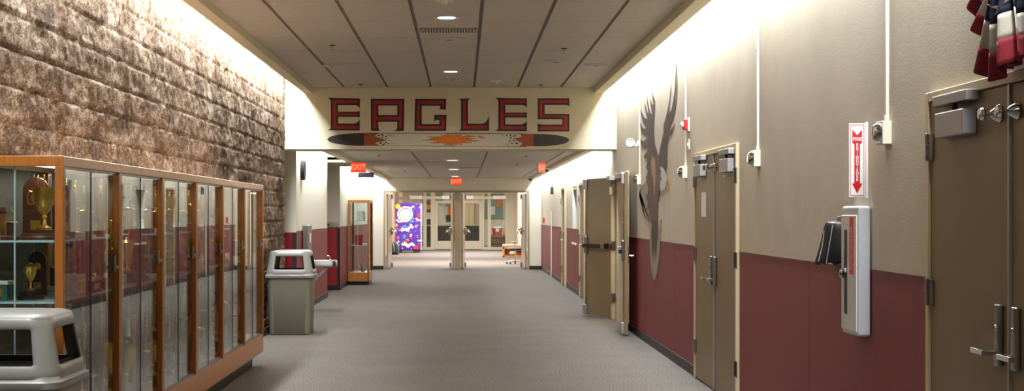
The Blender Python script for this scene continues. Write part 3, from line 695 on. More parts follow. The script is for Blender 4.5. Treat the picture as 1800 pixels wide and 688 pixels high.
for k, d in fill.items():
    for lv, items in d.items():
        for i, (kd, h, dy, dx) in enumerate(items):
            dx = max(dx, -.165)
            cnt += 1; c = cols[(cnt*5+k) % 6]; me_ = 'silver' if (cnt*3+k) % 5 == 0 else 'gold'; bs = ['marble', 'black_marble', 'walnut'][cnt % 3]
            lab = '%s %s with %s parts, %s %s, %s trophy case' % (me_ if kd != 'plaque' else 'dark', KN[kd], CN[c] if kd in ('figure', 'tower') else bs.replace('_', ' '), pw(i, len(items)), lvw[lv], ordn[k])
            trophy(kd, h, (CX+dx, CY0+k*CW+dy, LV[lv]), lab, 'awards in the %s trophy case' % ordn[k], (cnt % 5-2)*.1, me_, c, bs, cnt % 3)

# a back row in every case
brow = {}
for k in range(1, 6):
    brow[k] = {'bottom': [('figure', .60, .12), ('tower', .68, .48), ('figure', .62, .95)], 'middle': [('tower', .64 if not has_up[k] else .29, .30), ('figure', .52 if not has_up[k] else .28, .58), ('tower', .60 if not has_up[k] else .28, .92)]}
    if has_up[k]: brow[k]['upper'] = [('figure', .33, .12), ('tower', .34, .42), ('cup', .30, .90)]
for k, dd in brow.items():
    for lv, items in dd.items():
        for i, (kd, h, dy) in enumerate(items):
            cnt += 1; c_ = cols[(cnt*7+k) % 6]; me_ = 'silver' if cnt % 4 == 0 else 'gold'; bs = ['marble', 'walnut', 'black_marble'][cnt % 3]
            where = ['at the near end', 'in the middle', 'at the far end'][i] if len(items) == 3 else ['nearer', 'farther'][i % 2]
            trophy(kd, h, (CX-.352, CY0+k*CW+dy, LV[lv]), '%s %s, back row of the %s, %s, %s trophy case' % (me_, KN[kd], lvw[lv], where, ordn[k]), 'awards in the %s trophy case' % ordn[k], 0, me_, c_, bs, cnt % 3)

# small display case past the second passage
SD = (-1.985, 31.0, 0)
display_cabinet(SD, 1.2, .455, 1.83, 'small oak display case standing alone beyond the second passage', [.85, 1.38], True, True, base_lo=.08, base_hi=.27, kick=.02, both=True)
def book(loc, rz, c, label, w=.13, h=.20, cat='book'):
    t = thing('open_book', label, cat, loc, rz, 'items in the small display case')
    for s in (-1, 1):
        MB().box((-.006, 0, 0), (.006, w, h)).build('cover', c, t).rotation_euler = (0, .18, s*.5-PI/2)
    return t
book((-2.24, 31.2, 1.388), 0, 'white', 'white paper book standing open on the top shelf of the small case')
book((-2.24, 31.6, 1.388), .3, 'white', 'second white paper book at the back of the top shelf of the small case')
book((-2.30, 31.3, .858), .1, 'sign_red', 'red book standing open on the middle shelf of the small case', .16, .22)
tag(MB().lathe([(.001, 0), (.09, 0), (.10, .015), (.03, .03), (.001, .032)], (-2.13, 31.6, .857), 20).build('low_dish', 'off_white', None), 'cream dish on the middle shelf of the small case', 'dish', 'items in the small display case')
t = thing('seed_pod_ornament', 'tan leafy ornament on the floor of the small case', 'ornament', (-2.15, 31.25, .272), 0, 'items in the small display case')
for i in range(7):
    a = i*.9; MB().tube([(0, 0, .02), (.05*math.cos(a), .06*math.sin(a), .08), (.10*math.cos(a), .10*math.sin(a), .10+.02*i)], [.02, .03, .003], 8).build('leaf', 'feather_tan' if i % 2 else 'marble', t)

# ============================================================ WASTE BINS
def rrect(w, d, r, n=6):
    pts = []
    for cx, cy, a0 in ((w/2-r, d/2-r, 0), (-w/2+r, d/2-r, PI/2), (-w/2+r, -d/2+r, PI), (w/2-r, -d/2+r, 1.5*PI)):
        for i in range(n+1):
            a = a0+PI/2*i/n; pts.append((cx+r*math.cos(a), cy+r*math.sin(a)))
    return pts
def loft(mb, rings, cap0=False, cap1=False):
    n = len(rings[0][0]); base = []
    vs = [(x, y, z) for pts, z in rings for x, y in pts]
    fs = [(i*n+k, i*n+(k+1) % n, (i+1)*n+(k+1) % n, (i+1)*n+k) for i in range(len(rings)-1) for k in range(n)]
    if cap0: fs.append(tuple(reversed(range(n))))
    if cap1: fs.append(tuple(range((len(rings)-1)*n, len(rings)*n)))
    return mb.add(vs, fs)
def bin_lid_mb(W0, W1, z0, z1, open_lo, open_hi, frac):
    """hood: four walls leaning in from W0 (bottom) to W1 (top), an opening in each"""
    side_t = [-.5, -frac, -frac*.93, 0, frac*.93, frac, .5]
    zz = [0, open_lo, open_lo+.03, (open_lo+open_hi)/2, open_hi-.03, open_hi, 1]
    mb = MB(); r = .055
    def corner(s, t):  # s in -.5...5 along one side
        return s
    for side in range(4):
        a = side*PI/2; ca, sa = math.cos(a), math.sin(a)
        grid = []
        for z in zz:
            w = W0+(W1-W0)*z; row = []
            for s in side_t:
                k = 1.0 if abs(s) < .45 else 1-r/w*2*.62
                x = w/2*(k if abs(s) > .45 else 1); y = s*w*(1 if abs(s) < .45 else k)
                if abs(s) > .45: x = w/2-r*.3; y = math.copysign(w/2-r*.3, s)
                row.append((x*ca-y*sa, x*sa+y*ca, z0+(z1-z0)*z))
            grid.append(row)
        vs = [p for row in grid for p in row]; n = len(side_t); fs = []
        for i in range(len(zz)-1):
            for j in range(n-1):
                hole = 1 <= i <= 4 and 1 <= j <= 4
                if hole and not ((i in (1, 4)) and (j in (1, 4)) and False): continue
                fs.append((i*n+j, i*n+j+1, (i+1)*n+j+1, (i+1)*n+j))
        mb.add(vs, fs)
    return mb
def trash_can(loc, label, rz=0):
    t = thing('trash_can', label, 'trash can', loc, rz, 'square hooded hallway trash cans')
    mb = MB(); loft(mb, [(rrect(.48, .48, .07), 0), (rrect(.51, .51, .07), .012), (rrect(.555, .555, .07), .72)], cap0=True)
    loft(mb, [(rrect(.555, .555, .07), .72), (rrect(.575, .575, .07), .722), (rrect(.58, .58, .07), .735)])
    mb.build('bin_body', 'bin', t, weld=True, smooth=50, solid=.006)
    mb = MB(); loft(mb, [(rrect(.48, .48, .06), .60), (rrect(.50, .50, .07), .735), (rrect(.50, .50, .06), .825), (rrect(.47, .47, .06), .828), (rrect(.46, .46, .06), .80)]); mb.build('bin_liner', 'bin_dark', t, smooth=50)
    MB().box((-.225, -.225, .79), (.225, .225, .80)).build('dark_interior', 'bin_dark', t)
    lid = bin_lid_mb(.59, .485, .76, 1.045, .24, .80, .33).build('hood', 'bin_lid', t, weld=True, subsurf=2, solid=.022, smooth=180)
    mb = MB(); loft(mb, [(rrect(.605, .605, .08), .715), (rrect(.62, .62, .08), .722), (rrect(.62, .62, .08), .750), (rrect(.595, .595, .08), .760), (rrect(.59, .59, .08), .772), (rrect(.565, .565, .07), .79), (rrect(.52, .52, .06), .79), (rrect(.52, .52, .06), .77)])
    mb.build('hood_skirt', 'bin_lid', t, smooth=50, weld=True)
    mb = MB(); loft(mb, [(rrect(.492, .492, .075), 1.022), (rrect(.494, .494, .075), 1.040), (rrect(.478, .478, .07), 1.052), (rrect(.43, .43, .06), 1.060), (rrect(.30, .30, .05), 1.066)], cap0=True, cap1=True)
    mb.build('hood_top', 'bin_lid', t, smooth=60, weld=True)
    mb = MB()
    for k in range(4):
        a = k*PI/2; c_, s_ = math.cos(a), math.sin(a)
        vs = [(.25, -.18, .79), (.25, .18, .79), (.29, .18, .785), (.29, -.18, .785), (.284, -.17, .815), (.284, .17, .815)]
        mb.add([(x*c_-y*s_, x*s_+y*c_, z) for x, y, z in vs], [(0, 1, 5, 4), (4, 5, 2, 3), (0, 4, 3), (1, 2, 5)])
    mb.build('opening_ledge', 'bin_lid', t, smooth=60)
    return t
trash_can((-2.15, 6.90, 0), 'near square trash can with grey hood, cut off at the lower left corner')
trash_can((-2.175, 18.50, 0), 'beige trash can with hood standing just past the last trophy case', .0)

# ============================================================ DRINKING FOUNTAIN, CLOCK
t = thing('drinking_fountain', 'stainless steel drinking fountain on the left pier under the clock', 'drinking fountain', (XL+.012, 23.0, .78))
mb = MB(); loft(mb, [([(x, y) for x, y in rrect(.46, .44, .05)], -.085), (rrect(.46, .44, .05), 0), (rrect(.44, .42, .05), .012), (rrect(.36, .34, .06), .006), (rrect(.20, .2, .05), -.03)], cap0=True, cap1=True)
mb.v = [(x+.24, y, z) for x, y, z in mb.v]; mb.build('basin', 'dull_steel', t, weld=True, smooth=40)
MB().box((.0, -.16, -.45), (.05, .16, -.08)).prism([(.03, -.40), (.05, -.40), (.36, -.085), (.30, -.085)], lambda u, v, q: (u, q, v), -.10, .10).build('support_arm', 'alu', t, bevel=.004)
MB().tube([(.36, .12, .01), (.36, .12, .05), (.34, .10, .075), (.31, .08, .07)], .012, 10).lathe([(.03, .0), (.03, .02), (.02, .03)], (.36, .12, 0), 14).build('bubbler', 'chrome', t)
MB().tube([(.47, -.08, -.03), (.475, -.08, -.03)], .03, 16).build('push_button', 'chrome', t)
MB().box((.0, -.62, .02), (.075, .04, .57)).build('back_panel', 'dull_steel', t, bevel=.006)
MB().box((.074, -.30, .30), (.078, -.12, .44)).build('notice_sheet', 'white', t)
t = thing('wall_clock', 'round wall clock with black rim on the left pier', 'clock', (XL, 22.3, 2.20))
MB().lathe([(.15, 0), (.155, .01), (.155, .05), (.145, .058), (.138, .05)], n=40, axis='x').build('rim', 'black', t)
MB().lathe([(.001, .046), (.14, .045), (.14, .03)], n=40, axis='x').build('dial', 'white', t)
MB().box((.047, -.006, -.01), (.049, .006, .085)).box((.047, -.01, -.006), (.049, .06, .006)).build('hands', 'black', t)
mb = MB()
for i in range(12):
    a = i*PI/6; mb.box((.046, .118*math.sin(a)-.004, .118*math.cos(a)-.010), (.048, .118*math.sin(a)+.004, .118*math.cos(a)+.010))
mb.build('hour_marks', 'black', t)
t = thing('wall_plate', 'flat steel plate with a lock on the second pier, above the red panel', 'wall plate', (-2.62, 29.09, 1.31))
MB().box((-.12, -.02, -.05), (.155, 0, .05)).build('plate', 'steel', t, bevel=.006); MB().box((-.10, -.026, -.02), (-.05, -.02, .02)).build('lock', 'black', t)

# ============================================================ PAINTED WORD AND FEATHER ON THE BEAM
SB = F/YE
def bm_pt(ox, oy, sc=6.55):
    return lambda u, v, q: (((ox+u/sc)-VX)/SB, YE-q, EYE-((oy+v/sc)-VY)/SB)
def flatpoly(poly, fn, q0, q1, mb=None):
    mb = mb or MB(); return mb.prism(poly, fn, q0, q1)
def holed(outer, hole, fn, q0, q1):
    """outer and hole: quads given as left/right halves already"""
    mb = MB()
    for p in outer: mb.prism(p, fn, q0, q1)
    return mb
fA, fB, fC = bm_pt(570, 160), bm_pt(720, 160), bm_pt(860, 160)
def arc(p, c, q, n=5):       # quadratic curve points
    return [((1-t)**2*p[0]+2*t*(1-t)*c[0]+t*t*q[0], (1-t)**2*p[1]+2*t*(1-t)*c[1]+t*t*q[1]) for t in [i/n for i in range(n+1)]]
E1 = [(40, 78)]+[(412, 88), (410, 205)]+arc((405, 195), (390, 165), (345, 165))+[(158, 165), (158, 240)]+arc((375, 240), (400, 236), (408, 226))+[(408, 310)]+arc((405, 305), (395, 298), (375, 298))+[(158, 298), (158, 375)]+arc((350, 377), (385, 370), (408, 325))+[(408, 456), (40, 454)]+arc((45, 450), (75, 440), (76, 415))+arc((76, 120), (72, 95), (40, 80))[:-1]
e1 = [(97, 105), (393, 105), (385, 142), (140, 142), (140, 256), (390, 258), (390, 282), (140, 280), (140, 397), (392, 397), (385, 437), (97, 437)]
AL = [(537, 92), (730, 92), (730, 168), (622, 168), (622, 278), (730, 278), (730, 357), (622, 357)]+arc((622, 420), (625, 450), (648, 460))+[(537, 458)]
AR = [(730, 92), (922, 92), (916, 462), (803, 462)]+arc((805, 460), (838, 450), (840, 420))+[(840, 357), (730, 357), (730, 278), (840, 278), (840, 168), (730, 168)]
al = [(560, 112), (730, 112), (730, 150), (603, 150), (603, 298), (730, 298), (730, 337), (603, 337), (603, 437), (558, 437)]
ar = [(730, 112), (900, 112), (893, 437), (860, 437), (860, 337), (730, 337), (730, 298), (860, 298), (860, 150), (730, 150)]
G1 = [(65, 92), (420, 92), (418, 213), (340, 213)]+arc((350, 205), (362, 180), (345, 170), 3)+[(140, 170), (140, 382), (342, 382), (342, 336)]+arc((330, 334), (295, 334), (285, 355), 3)+[(285, 275), (425, 275), (420, 462), (55, 462)]
g1 = [(87, 114), (398, 114), (398, 190), (372, 192), (380, 150), (118, 150), (118, 404), (363, 404), (363, 316), (306, 312), (306, 297), (403, 297), (400, 440), (80, 440)]
L1 = [(560, 90), (705, 88)]+arc((700, 92), (672, 100), (672, 130), 4)+[(672, 378)]+arc((840, 378), (895, 370), (915, 280))+[(915, 460), (562, 460)]+arc((570, 456), (592, 450), (592, 425), 4)+arc((592, 125), (592, 98), (565, 92), 4)
l1 = [(613, 106), (652, 106), (652, 400), (893, 400), (893, 440), (613, 440)]
E2 = [(65, 80), (432, 86), (432, 202)]+arc((428, 190), (410, 162), (375, 162))+[(185, 162), (185, 250)]+arc((395, 250), (425, 248), (432, 240), 3)+[(432, 322)]+arc((428, 312), (415, 306), (395, 306), 3)+[(185, 306), (185, 385)]+arc((360, 387), (405, 385), (432, 345))+[(432, 465), (66, 463)]+arc((75, 458), (105, 450), (105, 420), 4)+arc((105, 125), (100, 95), (68, 82), 4)
e2 = [(128, 103), (412, 103), (408, 142), (165, 142), (165, 265), (408, 268), (408, 289), (165, 289), (165, 405), (410, 405), (408, 443), (128, 443)]
S1 = [(558, 85), (922, 85), (922, 183)]+arc((918, 175), (905, 162), (870, 162), 4)+[(638, 162), (638, 265), (922, 268), (922, 468), (558, 468), (558, 370)]+arc((562, 375), (570, 388), (600, 388), 3)+[(842, 388), (842, 325), (558, 325)]
s1 = [(580, 105), (900, 105), (897, 140), (616, 140), (616, 286), (900, 288), (900, 447), (580, 447), (580, 410), (863, 410), (863, 304), (580, 304)]
for outs, ins, fn, ch, where in (([E1], [e1], fA, 'E', 'first letter of the word on the beam'), ([AL, AR], [al, ar], fA, 'A', 'second letter on the beam'), ([G1], [g1], fB, 'G', 'third letter on the beam, middle of the word'),
                                 ([L1], [l1], fB, 'L', 'fourth letter on the beam'), ([E2], [e2], fC, 'E', 'fifth letter on the beam, beside the S'), ([S1], [s1], fC, 'S', 'last letter on the beam')):
    t = thing('painted_letter', 'red letter %s outlined in black, %s' % (ch, where), 'letter', (0, 0, 0), 0, 'red painted letters on the beam')
    mb = MB()
    for p in outs: mb.prism(p, fn, .001, .004)
    mb.build('outline', 'ink', t)
    mb = MB()
    for p in ins: mb.prism(p, fn, .004, .0055)
    mb.build('fill', 'letter_red', t)
fp = bm_pt(0, 0, 1)
t = thing('feather_mural', 'long painted feather with dark tips and orange sunburst under the red letters', 'mural')
MB().prism([(640, 233.6), (715, 234), (770, 234.2), (820, 234), (880, 234.6), (925, 235), (925, 258.6), (880, 257.9), (830, 257.4), (765, 257.6), (715, 256.6), (640, 256.3)], fp, .0005, .0015).build('outline', 'ink', t)
MB().prism([(638, 234.4), (926, 235.8), (926, 257.6), (638, 255.6)], fp, .0015, .0025).build('white_shaft', 'mural_white', t)
def tip(x0, x1, y, hh, s, n=16):
    top = []; bot = []
    for i in range(n+1):
        u = i/n; w = hh*math.sqrt(max(0, 1-(1-u)**2.2)); x = x0+(x1-x0)*u; top.append((x, y-w)); bot.append((x, y+w))
    return top+bot[::-1][:-1]
MB().prism(tip(575, 641, 245.3, 11.2, 1), fp, .0025, .0035).build('dark_tip', 'mural_char', t)
MB().prism(tip(1001, 937, 246.6, 11.0, 1), fp, .0025, .0035).build('dark_tip', 'mural_char', t)
MB().prism([(640, 234.3), (666, 234.6), (658.5, 239.5), (680, 247), (659.5, 251.5), (668, 256.3), (640, 256.2)], fp, .0028, .0040).build('rust_band', 'mural_rust', t)
MB().prism([(938, 235.4), (913, 235.4), (917.5, 240.5), (902, 244.4), (919, 252.5), (912, 258.3), (938, 257.2)], fp, .0028, .0040).build('rust_band', 'mural_rust', t)
mb = MB()
def oval(cx, cy, a, b, th):
    mb.prism([(cx+a*math.cos(q)*math.cos(th)-b*math.sin(q)*math.sin(th), cy+a*math.cos(q)*math.sin(th)+b*math.sin(q)*math.cos(th)) for q in [2*PI*i/10 for i in range(10)]], fp, .0025, .0035)
for (cx, cy, a, b, th) in ((666, 238.6, 2.6, 1.3, .3), (672, 237.2, 3.2, 1.4, .2), (678.5, 240, 2.4, 1.1, -.4), (672, 241.4, 2, 1, .5), (683, 237.3, 2, 1, -.3), (679, 243.8, 1.8, 1, 0), (687, 238.8, 1.2, .8, 0), (692, 236.8, 1, .6, 0), (684, 246.7, 1.1, .7, 0),
                           (669, 251.8, 2.8, 1.3, -.4), (674.5, 253.8, 3, 1.3, -.4), (678.5, 250.5, 2, 1.1, -.4), (683, 252.7, 1.8, .9, 0), (689, 252.9, 1.2, .9, 0), (694, 253.6, .8, .6, 0), (700, 252, .6, .5, 0),
                           (904, 239.3, 2.8, 1.2, -.6), (897.5, 238.5, 2.4, 1.2, -.6), (890.5, 238.5, 1.8, .9, -.6), (898, 243, 2.4, 1.1, -.5), (884, 238.8, 1, .7, 0), (903, 247.6, 2, 1.1, .3), (897, 248, 1.6, .9, 0), (908, 252.2, 3, 1.4, .3), (900, 252.6, 2.2, 1.1, .3), (894.5, 250.5, 1.4, .8, 0), (892, 254.8, 1.3, .8, 0), (886, 255.2, .9, .6, 0), (881, 237.5, .8, .6, 0)): oval(cx, cy, a, b, th)
mb.build('black_spots', 'ink', t)
def ray(x0, y0, x1, y1, w, wav, fn, q0, q1, mb, grow=0):
    n = 8; L_ = []; R_ = []
    dx, dy = x1-x0, y1-y0; d = math.hypot(dx, dy); nx, ny = -dy/d, dx/d
    for i in range(n+1):
        u = i/n; o = wav*math.sin(u*PI*2); ww = (w*(1-u)**.8+.05)+grow*(1-u*.4)
        x = x0+dx*u+nx*o; y = y0+dy*u+ny*o; L_.append((x+nx*ww, y+ny*ww)); R_.append((x-nx*ww, y-ny*ww))
    mb.prism(L_+R_[::-1], fn, q0, q1)
rays = []
rr_ = random.Random(4)
for i in range(34):
    a = 2*PI*i/34+rr_.uniform(-.06, .06); ca, sa = math.cos(a), math.sin(a)
    ln = 30 if abs(ca) > .93 else (24 if abs(ca) > .75 else 15)
    ln *= rr_.uniform(.8, 1.15)
    rays.append((795+ca*8, 245.5+sa*4.5, 795+ca*(ln+10), 245.5+sa*min(13.0, ln*.62+3), rr_.uniform(1.2, 2.0), rr_.uniform(-.8, .8)))
rays += [(790, 244, 750, 240, 2.4, .9), (790, 246, 743, 247.5, 1.6, -.9), (790, 248, 755, 251.5, 2, .8), (800, 243, 838, 240, 2.6, .9), (800, 246, 844, 247.5, 1.8, -.9), (800, 248, 830, 252, 2, .8), (841, 239.5, 853, 243.5, 1.4, .3)]
m1, m2 = MB(), MB()
for i, r_ in enumerate(rays): ray(*r_, fp, .0025, .0030+i*.00001, m1, .35); ray(*r_, fp, .0036, .0038+i*.00002, m2)
m2.prism([(795+12*math.cos(q), 245.5+6.5*math.sin(q)) for q in [2*PI*i/24 for i in range(24)]], fp, .0036, .0052)
m1.build('sunburst_outline', 'ink', t); m2.build('sunburst', 'mural_orange', t)

# ============================================================ EAGLE MURAL ON THE RIGHT WALL
def wp(ox, oy, sc):
    def f(u, v, q):
        px = ox+u/sc; py = oy+v/sc; y = XR*F/(px-VX); return (XR-q*.45, y, EYE-(py-VY)*y/F)
    return f
c1, c2, c3 = (1110, 100, 5.29), (1110, 220, 5.29), (1110, 330, 4.05)
def P(c, pts): return [(c[0]+x/c[2], c[1]+y/c[2]) for x, y in pts]
w1 = wp(0, 0, 1)
t = thing('eagle_mural', 'painted swooping bird with raised dark wings and long tail on the right wall', 'mural')
lw = P(c1, [(222, 410), (208, 370), (195, 332), (200, 400), (207, 440), (196, 448), (177, 378), (180, 440), (193, 535), (178, 520), (160, 440), (143, 352), (147, 430), (163, 528), (150, 515), (136, 460), (123, 412), (128, 480), (150, 578), (125, 570), (100, 520), (83, 468), (90, 530), (110, 600), (142, 662), (120, 672), (95, 640), (80, 600)])
lw += P(c2, [(85, 20), (98, 65), (120, 88), (150, 92), (140, 130), (115, 152), (85, 130), (93, 185), (112, 212), (135, 212), (157, 185), (148, 240), (115, 295), (130, 315), (152, 292), (138, 345), (160, 335), (140, 385), (142, 420), (162, 402), (158, 435), (137, 485), (142, 530), (160, 560), (200, 560), (240, 420), (262, 300), (245, 255), (222, 180), (215, 100), (213, 50)])
lw += P(c1, [(212, 600), (220, 500)])
MB().prism(lw, w1, .007, .009).build('left_wing', 'feather', t)
rw = P(c2, [(255, 290), (272, 200), (298, 80), (303, 0)])+P(c1, [(300, 635), (315, 585), (335, 510), (347, 455), (360, 380), (372, 232), (370, 330), (358, 440), (345, 530), (375, 490), (393, 400), (408, 280), (419, 20), (424, 110), (416, 300), (402, 430), (388, 512), (400, 470), (418, 370), (432, 150), (428, 330), (412, 480), (392, 570), (370, 615), (345, 680), (360, 680), (390, 655), (406, 618)])
rw += P(c2, [(402, 15), (385, 60), (365, 88), (342, 92), (330, 125), (322, 160), (340, 140), (356, 100), (345, 160), (320, 205), (318, 240), (340, 190), (335, 245), (318, 290), (320, 300), (342, 262), (332, 325), (318, 352), (336, 322), (332, 385), (322, 440), (300, 420), (275, 400), (262, 340)])
MB().prism(rw, w1, .007, .0095).build('right_wing', 'feather', t)
rs = P(c2, [(258, 280), (274, 200), (300, 80), (305, 0)])+P(c1, [(302, 635), (335, 520), (345, 540), (335, 600), (322, 660)])+P(c2, [(320, 20), (300, 120), (282, 220), (268, 290)])
MB().prism(rs, w1, .0095, .0105).build('wing_leading_edge', 'feather_warm', t)
fan = P(c2, [(150, 520), (100, 580), (85, 620), (82, 680)])+P(c3, [(62, 20), (66, 80), (82, 150), (100, 210), (132, 242), (145, 200), (125, 120), (120, 0)])
MB().prism(fan, w1, .0066, .0075).build('tail_fan', 'feather_pale', t)
fo = P(c2, [(146, 520), (96, 580), (80, 620), (77, 680)])+P(c3, [(57, 20), (61, 80), (77, 150), (96, 212), (130, 247), (134, 243), (102, 208), (84, 148), (68, 80), (64, 20)])
MB().prism(fo, w1, .0075, .0085).build('tail_fan_edge', 'feather', t)
bd = P(c2, [(262, 290), (272, 340), (275, 385), (268, 440), (283, 470), (280, 520), (265, 545), (270, 575), (262, 600), (266, 640), (260, 688)])+P(c3, [(205, 20), (196, 60), (200, 75), (190, 110), (190, 240), (196, 290), (190, 350), (186, 410), (182, 470), (178, 520), (170, 450), (165, 540), (158, 450), (150, 505), (146, 400), (142, 330), (145, 280), (136, 240), (142, 200), (125, 215), (132, 150), (112, 160), (120, 100), (106, 80)])+P(c2, [(135, 640), (150, 655), (165, 590), (150, 560), (170, 460), (200, 330), (240, 260)])
MB().prism(bd, w1, .008, .010).build('body', 'feather_warm', t)
bd2 = P(c2, [(196, 290), (222, 320), (232, 420), (226, 560), (216, 660), (206, 640), (212, 560), (190, 430), (182, 350)])
MB().prism(bd2, w1, .010, .0108).build('breast_streak', 'feather_tan', t)
tl = P(c3, [(148, 240), (136, 330), (133, 420), (134, 490), (142, 560), (150, 620), (165, 662), (180, 635), (190, 590), (200, 510), (206, 430), (207, 370), (203, 320), (192, 260)])
MB().prism(tl, w1, .0125, .0135).build('tail', 'feather_pale', t)
tk = P(c3, [(150, 238), (145, 330), (148, 420), (152, 505), (158, 430), (162, 545), (170, 440), (177, 520), (184, 440), (190, 360), (194, 290), (190, 240)])
MB().prism(tk, w1, .0135, .0145).build('tail_feathers', 'feather', t)
hd = P(c2, [(275, 382), (300, 405), (322, 438), (333, 490), (330, 545), (320, 585), (300, 605), (285, 620), (282, 600), (266, 612), (275, 585), (262, 570), (274, 545), (268, 520), (285, 500), (272, 470), (284, 440), (272, 420)])
MB().prism(hd, w1, .0100, .0112).build('head', 'head_grey', t)
bk = P(c2, [(328, 465), (342, 500), (352, 545), (349, 606), (320, 604), (334, 582), (322, 545), (332, 510)])
MB().prism(bk, w1, .0108, .012).build('beak', 'beak', t)
tn = P(c3, [(216, 220), (223, 235), (216, 262), (210, 275), (215, 295), (210, 330), (203, 310), (198, 335), (192, 325), (192, 290), (205, 262), (208, 238)])
MB().prism(tn, w1, .0105, .012).build('talons', 'talon', t)

# ============================================================ WALL FITTINGS, RIGHT WALL
def sounder(y, z, zt, label):
    t = thing('wall_sounder', label, 'wall device', (XR, y, z), 0, 'cream boxes with conduit on the right wall')
    MB().box((-.048, -.06, -.06), (0, .06, .06)).build('back_box', 'off_white', t, bevel=.004)
    mb = MB(); loft(mb, [(rrect(.105, .105, .045), 0), (rrect(.10, .10, .045), .014), (rrect(.06, .075, .03), .032)], cap0=True, cap1=True)
    mb.v = [(-.048-q, x, y_) for x, y_, q in mb.v]; mb.build('sounder_dome', 'chrome', t, smooth=50)
    c = MB().box((-.016, -.011, .06), (0, .011, zt-z)).build('conduit', 'off_white', t, bevel=.003)
    for q_ in (.8, .06): MB().box((-.02, -.015, q_), (0, .015, q_+.03)).build('conduit_clip', 'off_white', c, bevel=.003)
for y, lab in ((7.42, 'cream wall box with chrome dome above the fire extinguisher cabinet'), (10.66, 'cream wall box with dome just right of the middle double doors'), (14.1, 'cream wall box with dome between the bird mural and the red strobe'), (17.75, 'cream wall box behind the bird mural, above the open door leaf')):
    s = F/y; sounder(y, EYE+ {7.42: 143, 10.66: 98, 14.1: 74, 17.75: 61}[y]/s, 3.6, lab)
t = thing('fire_strobe', 'red fire alarm strobe on a cream plate right of the bird mural', 'fire alarm', (XR, 13.95, EYE+158/183))
MB().box((-.02, -.07, -.065), (0, .07, .065)).build('plate', 'off_white', t, bevel=.004); MB().box((-.055, -.055, -.05), (-.02, .055, .05)).build('body', 'sign_red', t, bevel=.01, seg=3)
mb = MB().lathe([(.03, 0), (.028, -.02), (.001, -.03)], (-.055, 0, 0), 16, 'x'); mb.build('lens', 'white', t)
t = thing('wall_switch', 'small cream wall plate below the red strobe', 'switch', (XR, 13.92, EYE+123/183)); MB().box((-.012, -.035, -.05), (0, .035, .05)).build('plate', 'off_white', t, bevel=.004); MB().box((-.02, -.008, -.016), (-.012, .008, .016)).build('toggle', 'white', t, bevel=.002)
t = thing('security_camera', 'white round wall camera above the open door, left of the bird mural', 'camera', (XR, 17.9, EYE+123/142))
MB().lathe([(.04, 0), (.04, -.02)], n=20, axis='x').build('wall_mount', 'white', t)
MB().tube([(-.02, 0, -.02), (-.09, -.0, .0)], .022, 12).build('arm', 'white', t)
mb = MB().lathe([(.001, .07), (.045, .06), (.055, .02), (.055, -.05), (.048, -.055), (.04, -.035), (.001, -.03)], (0, 0, 0), 24, 'y'); o = mb.build('camera_body', 'white', t, smooth=50, loc=(-.10, 0, .01)); o.rotation_euler = (-.15, 0, -.25)
# extinguisher flag sign: perpendicular to the wall
YS = 7.80; s = F/YS
t = thing('fire_extinguisher_sign', 'white and red flag sign with a downward arrow above the extinguisher cabinet', 'sign', (XR, YS, EYE+95/s))
x0 = (1492-VX)/s-XR; h2 = 65/s
MB().box((x0, -.004, -h2), (-.012, .004, h2)).build('panel', 'white', t, bevel=.002)
MB().box((-.014, -.012, -h2-.005), (0, .012, h2+.005)).build('mounting_strip', 'white', t, bevel=.002)
fr = MB(); a, b = x0+.006, -.020
for p0, p1 in (((a, -h2+.008), (b, -h2+.011)), ((a, h2-.011), (b, h2-.008)), ((a, -h2+.008), (a+.003, h2-.008)), ((b-.003, -h2+.008), (b, h2-.008))): fr.box((p0[0], -.0052, p0[1]), (p1[0], -.004, p1[1]))
fr.build('red_border', 'sign_red', t)
xc = (a+b)/2; hw = .026
ar_ = [(-hw, .165), (0, .135), (hw, .165), (hw, .095), (.015, .085), (.015, -.125), (hw+.002, -.125), (0, -.178), (-hw-.002, -.125), (-.015, -.125), (-.015, .085), (-hw, .095)]
MB().prism([(x+xc, z) for x, z in ar_], lambda u, v, q: (u, -q, v), .004, .0052).build('arrow', 'sign_red', t)
text_mesh('FIRE', .027, 'white', t, 'lettering', (xc, -.0056, .113), (PI/2, 0, 0), .0003, bold=.0006)
for i, ch in enumerate('EXTINGUISHER'): text_mesh(ch, .0215, 'white', t, 'lettering', (xc, -.0056, .083-i*.0172), (PI/2, 0, 0), .0003, bold=.0005)
# cabinet
t = thing('extinguisher_cabinet', 'white metal fire extinguisher cabinet with a narrow window on the maroon wainscot', 'cabinet', (XR, 7.88, 1.217))
MB().box((-.075, -.165, -.35), (-.007, .165, .35)).build('cabinet_box', 'cabinet_paint', t, bevel=.016, seg=4)
MB().box((-.082, -.150, -.325), (-.075, .150, .30)).build('cabinet_door', 'white', t, bevel=.003)
MB().box((-.0845, .03, -.24), (-.081, .085, .22)).build('door_window', 'dark_metal', t)
MB().box((-.0845, -.10, -.02), (-.0815, -.03, .29)).build('red_label', 'sign_red', t)
lo = text_mesh('EXTINGUISHER', .034, 'white', t, 'label_lettering', (-.0852, -.065, .12), (PI/2, PI/2, -PI/2), .0002)
MB().lathe([(.028, 0), (.03, -.012), (.02, -.02), (.001, -.022)], (-.083, .10, -.02), 20, 'x').build('pull_ring', 'chrome', t)
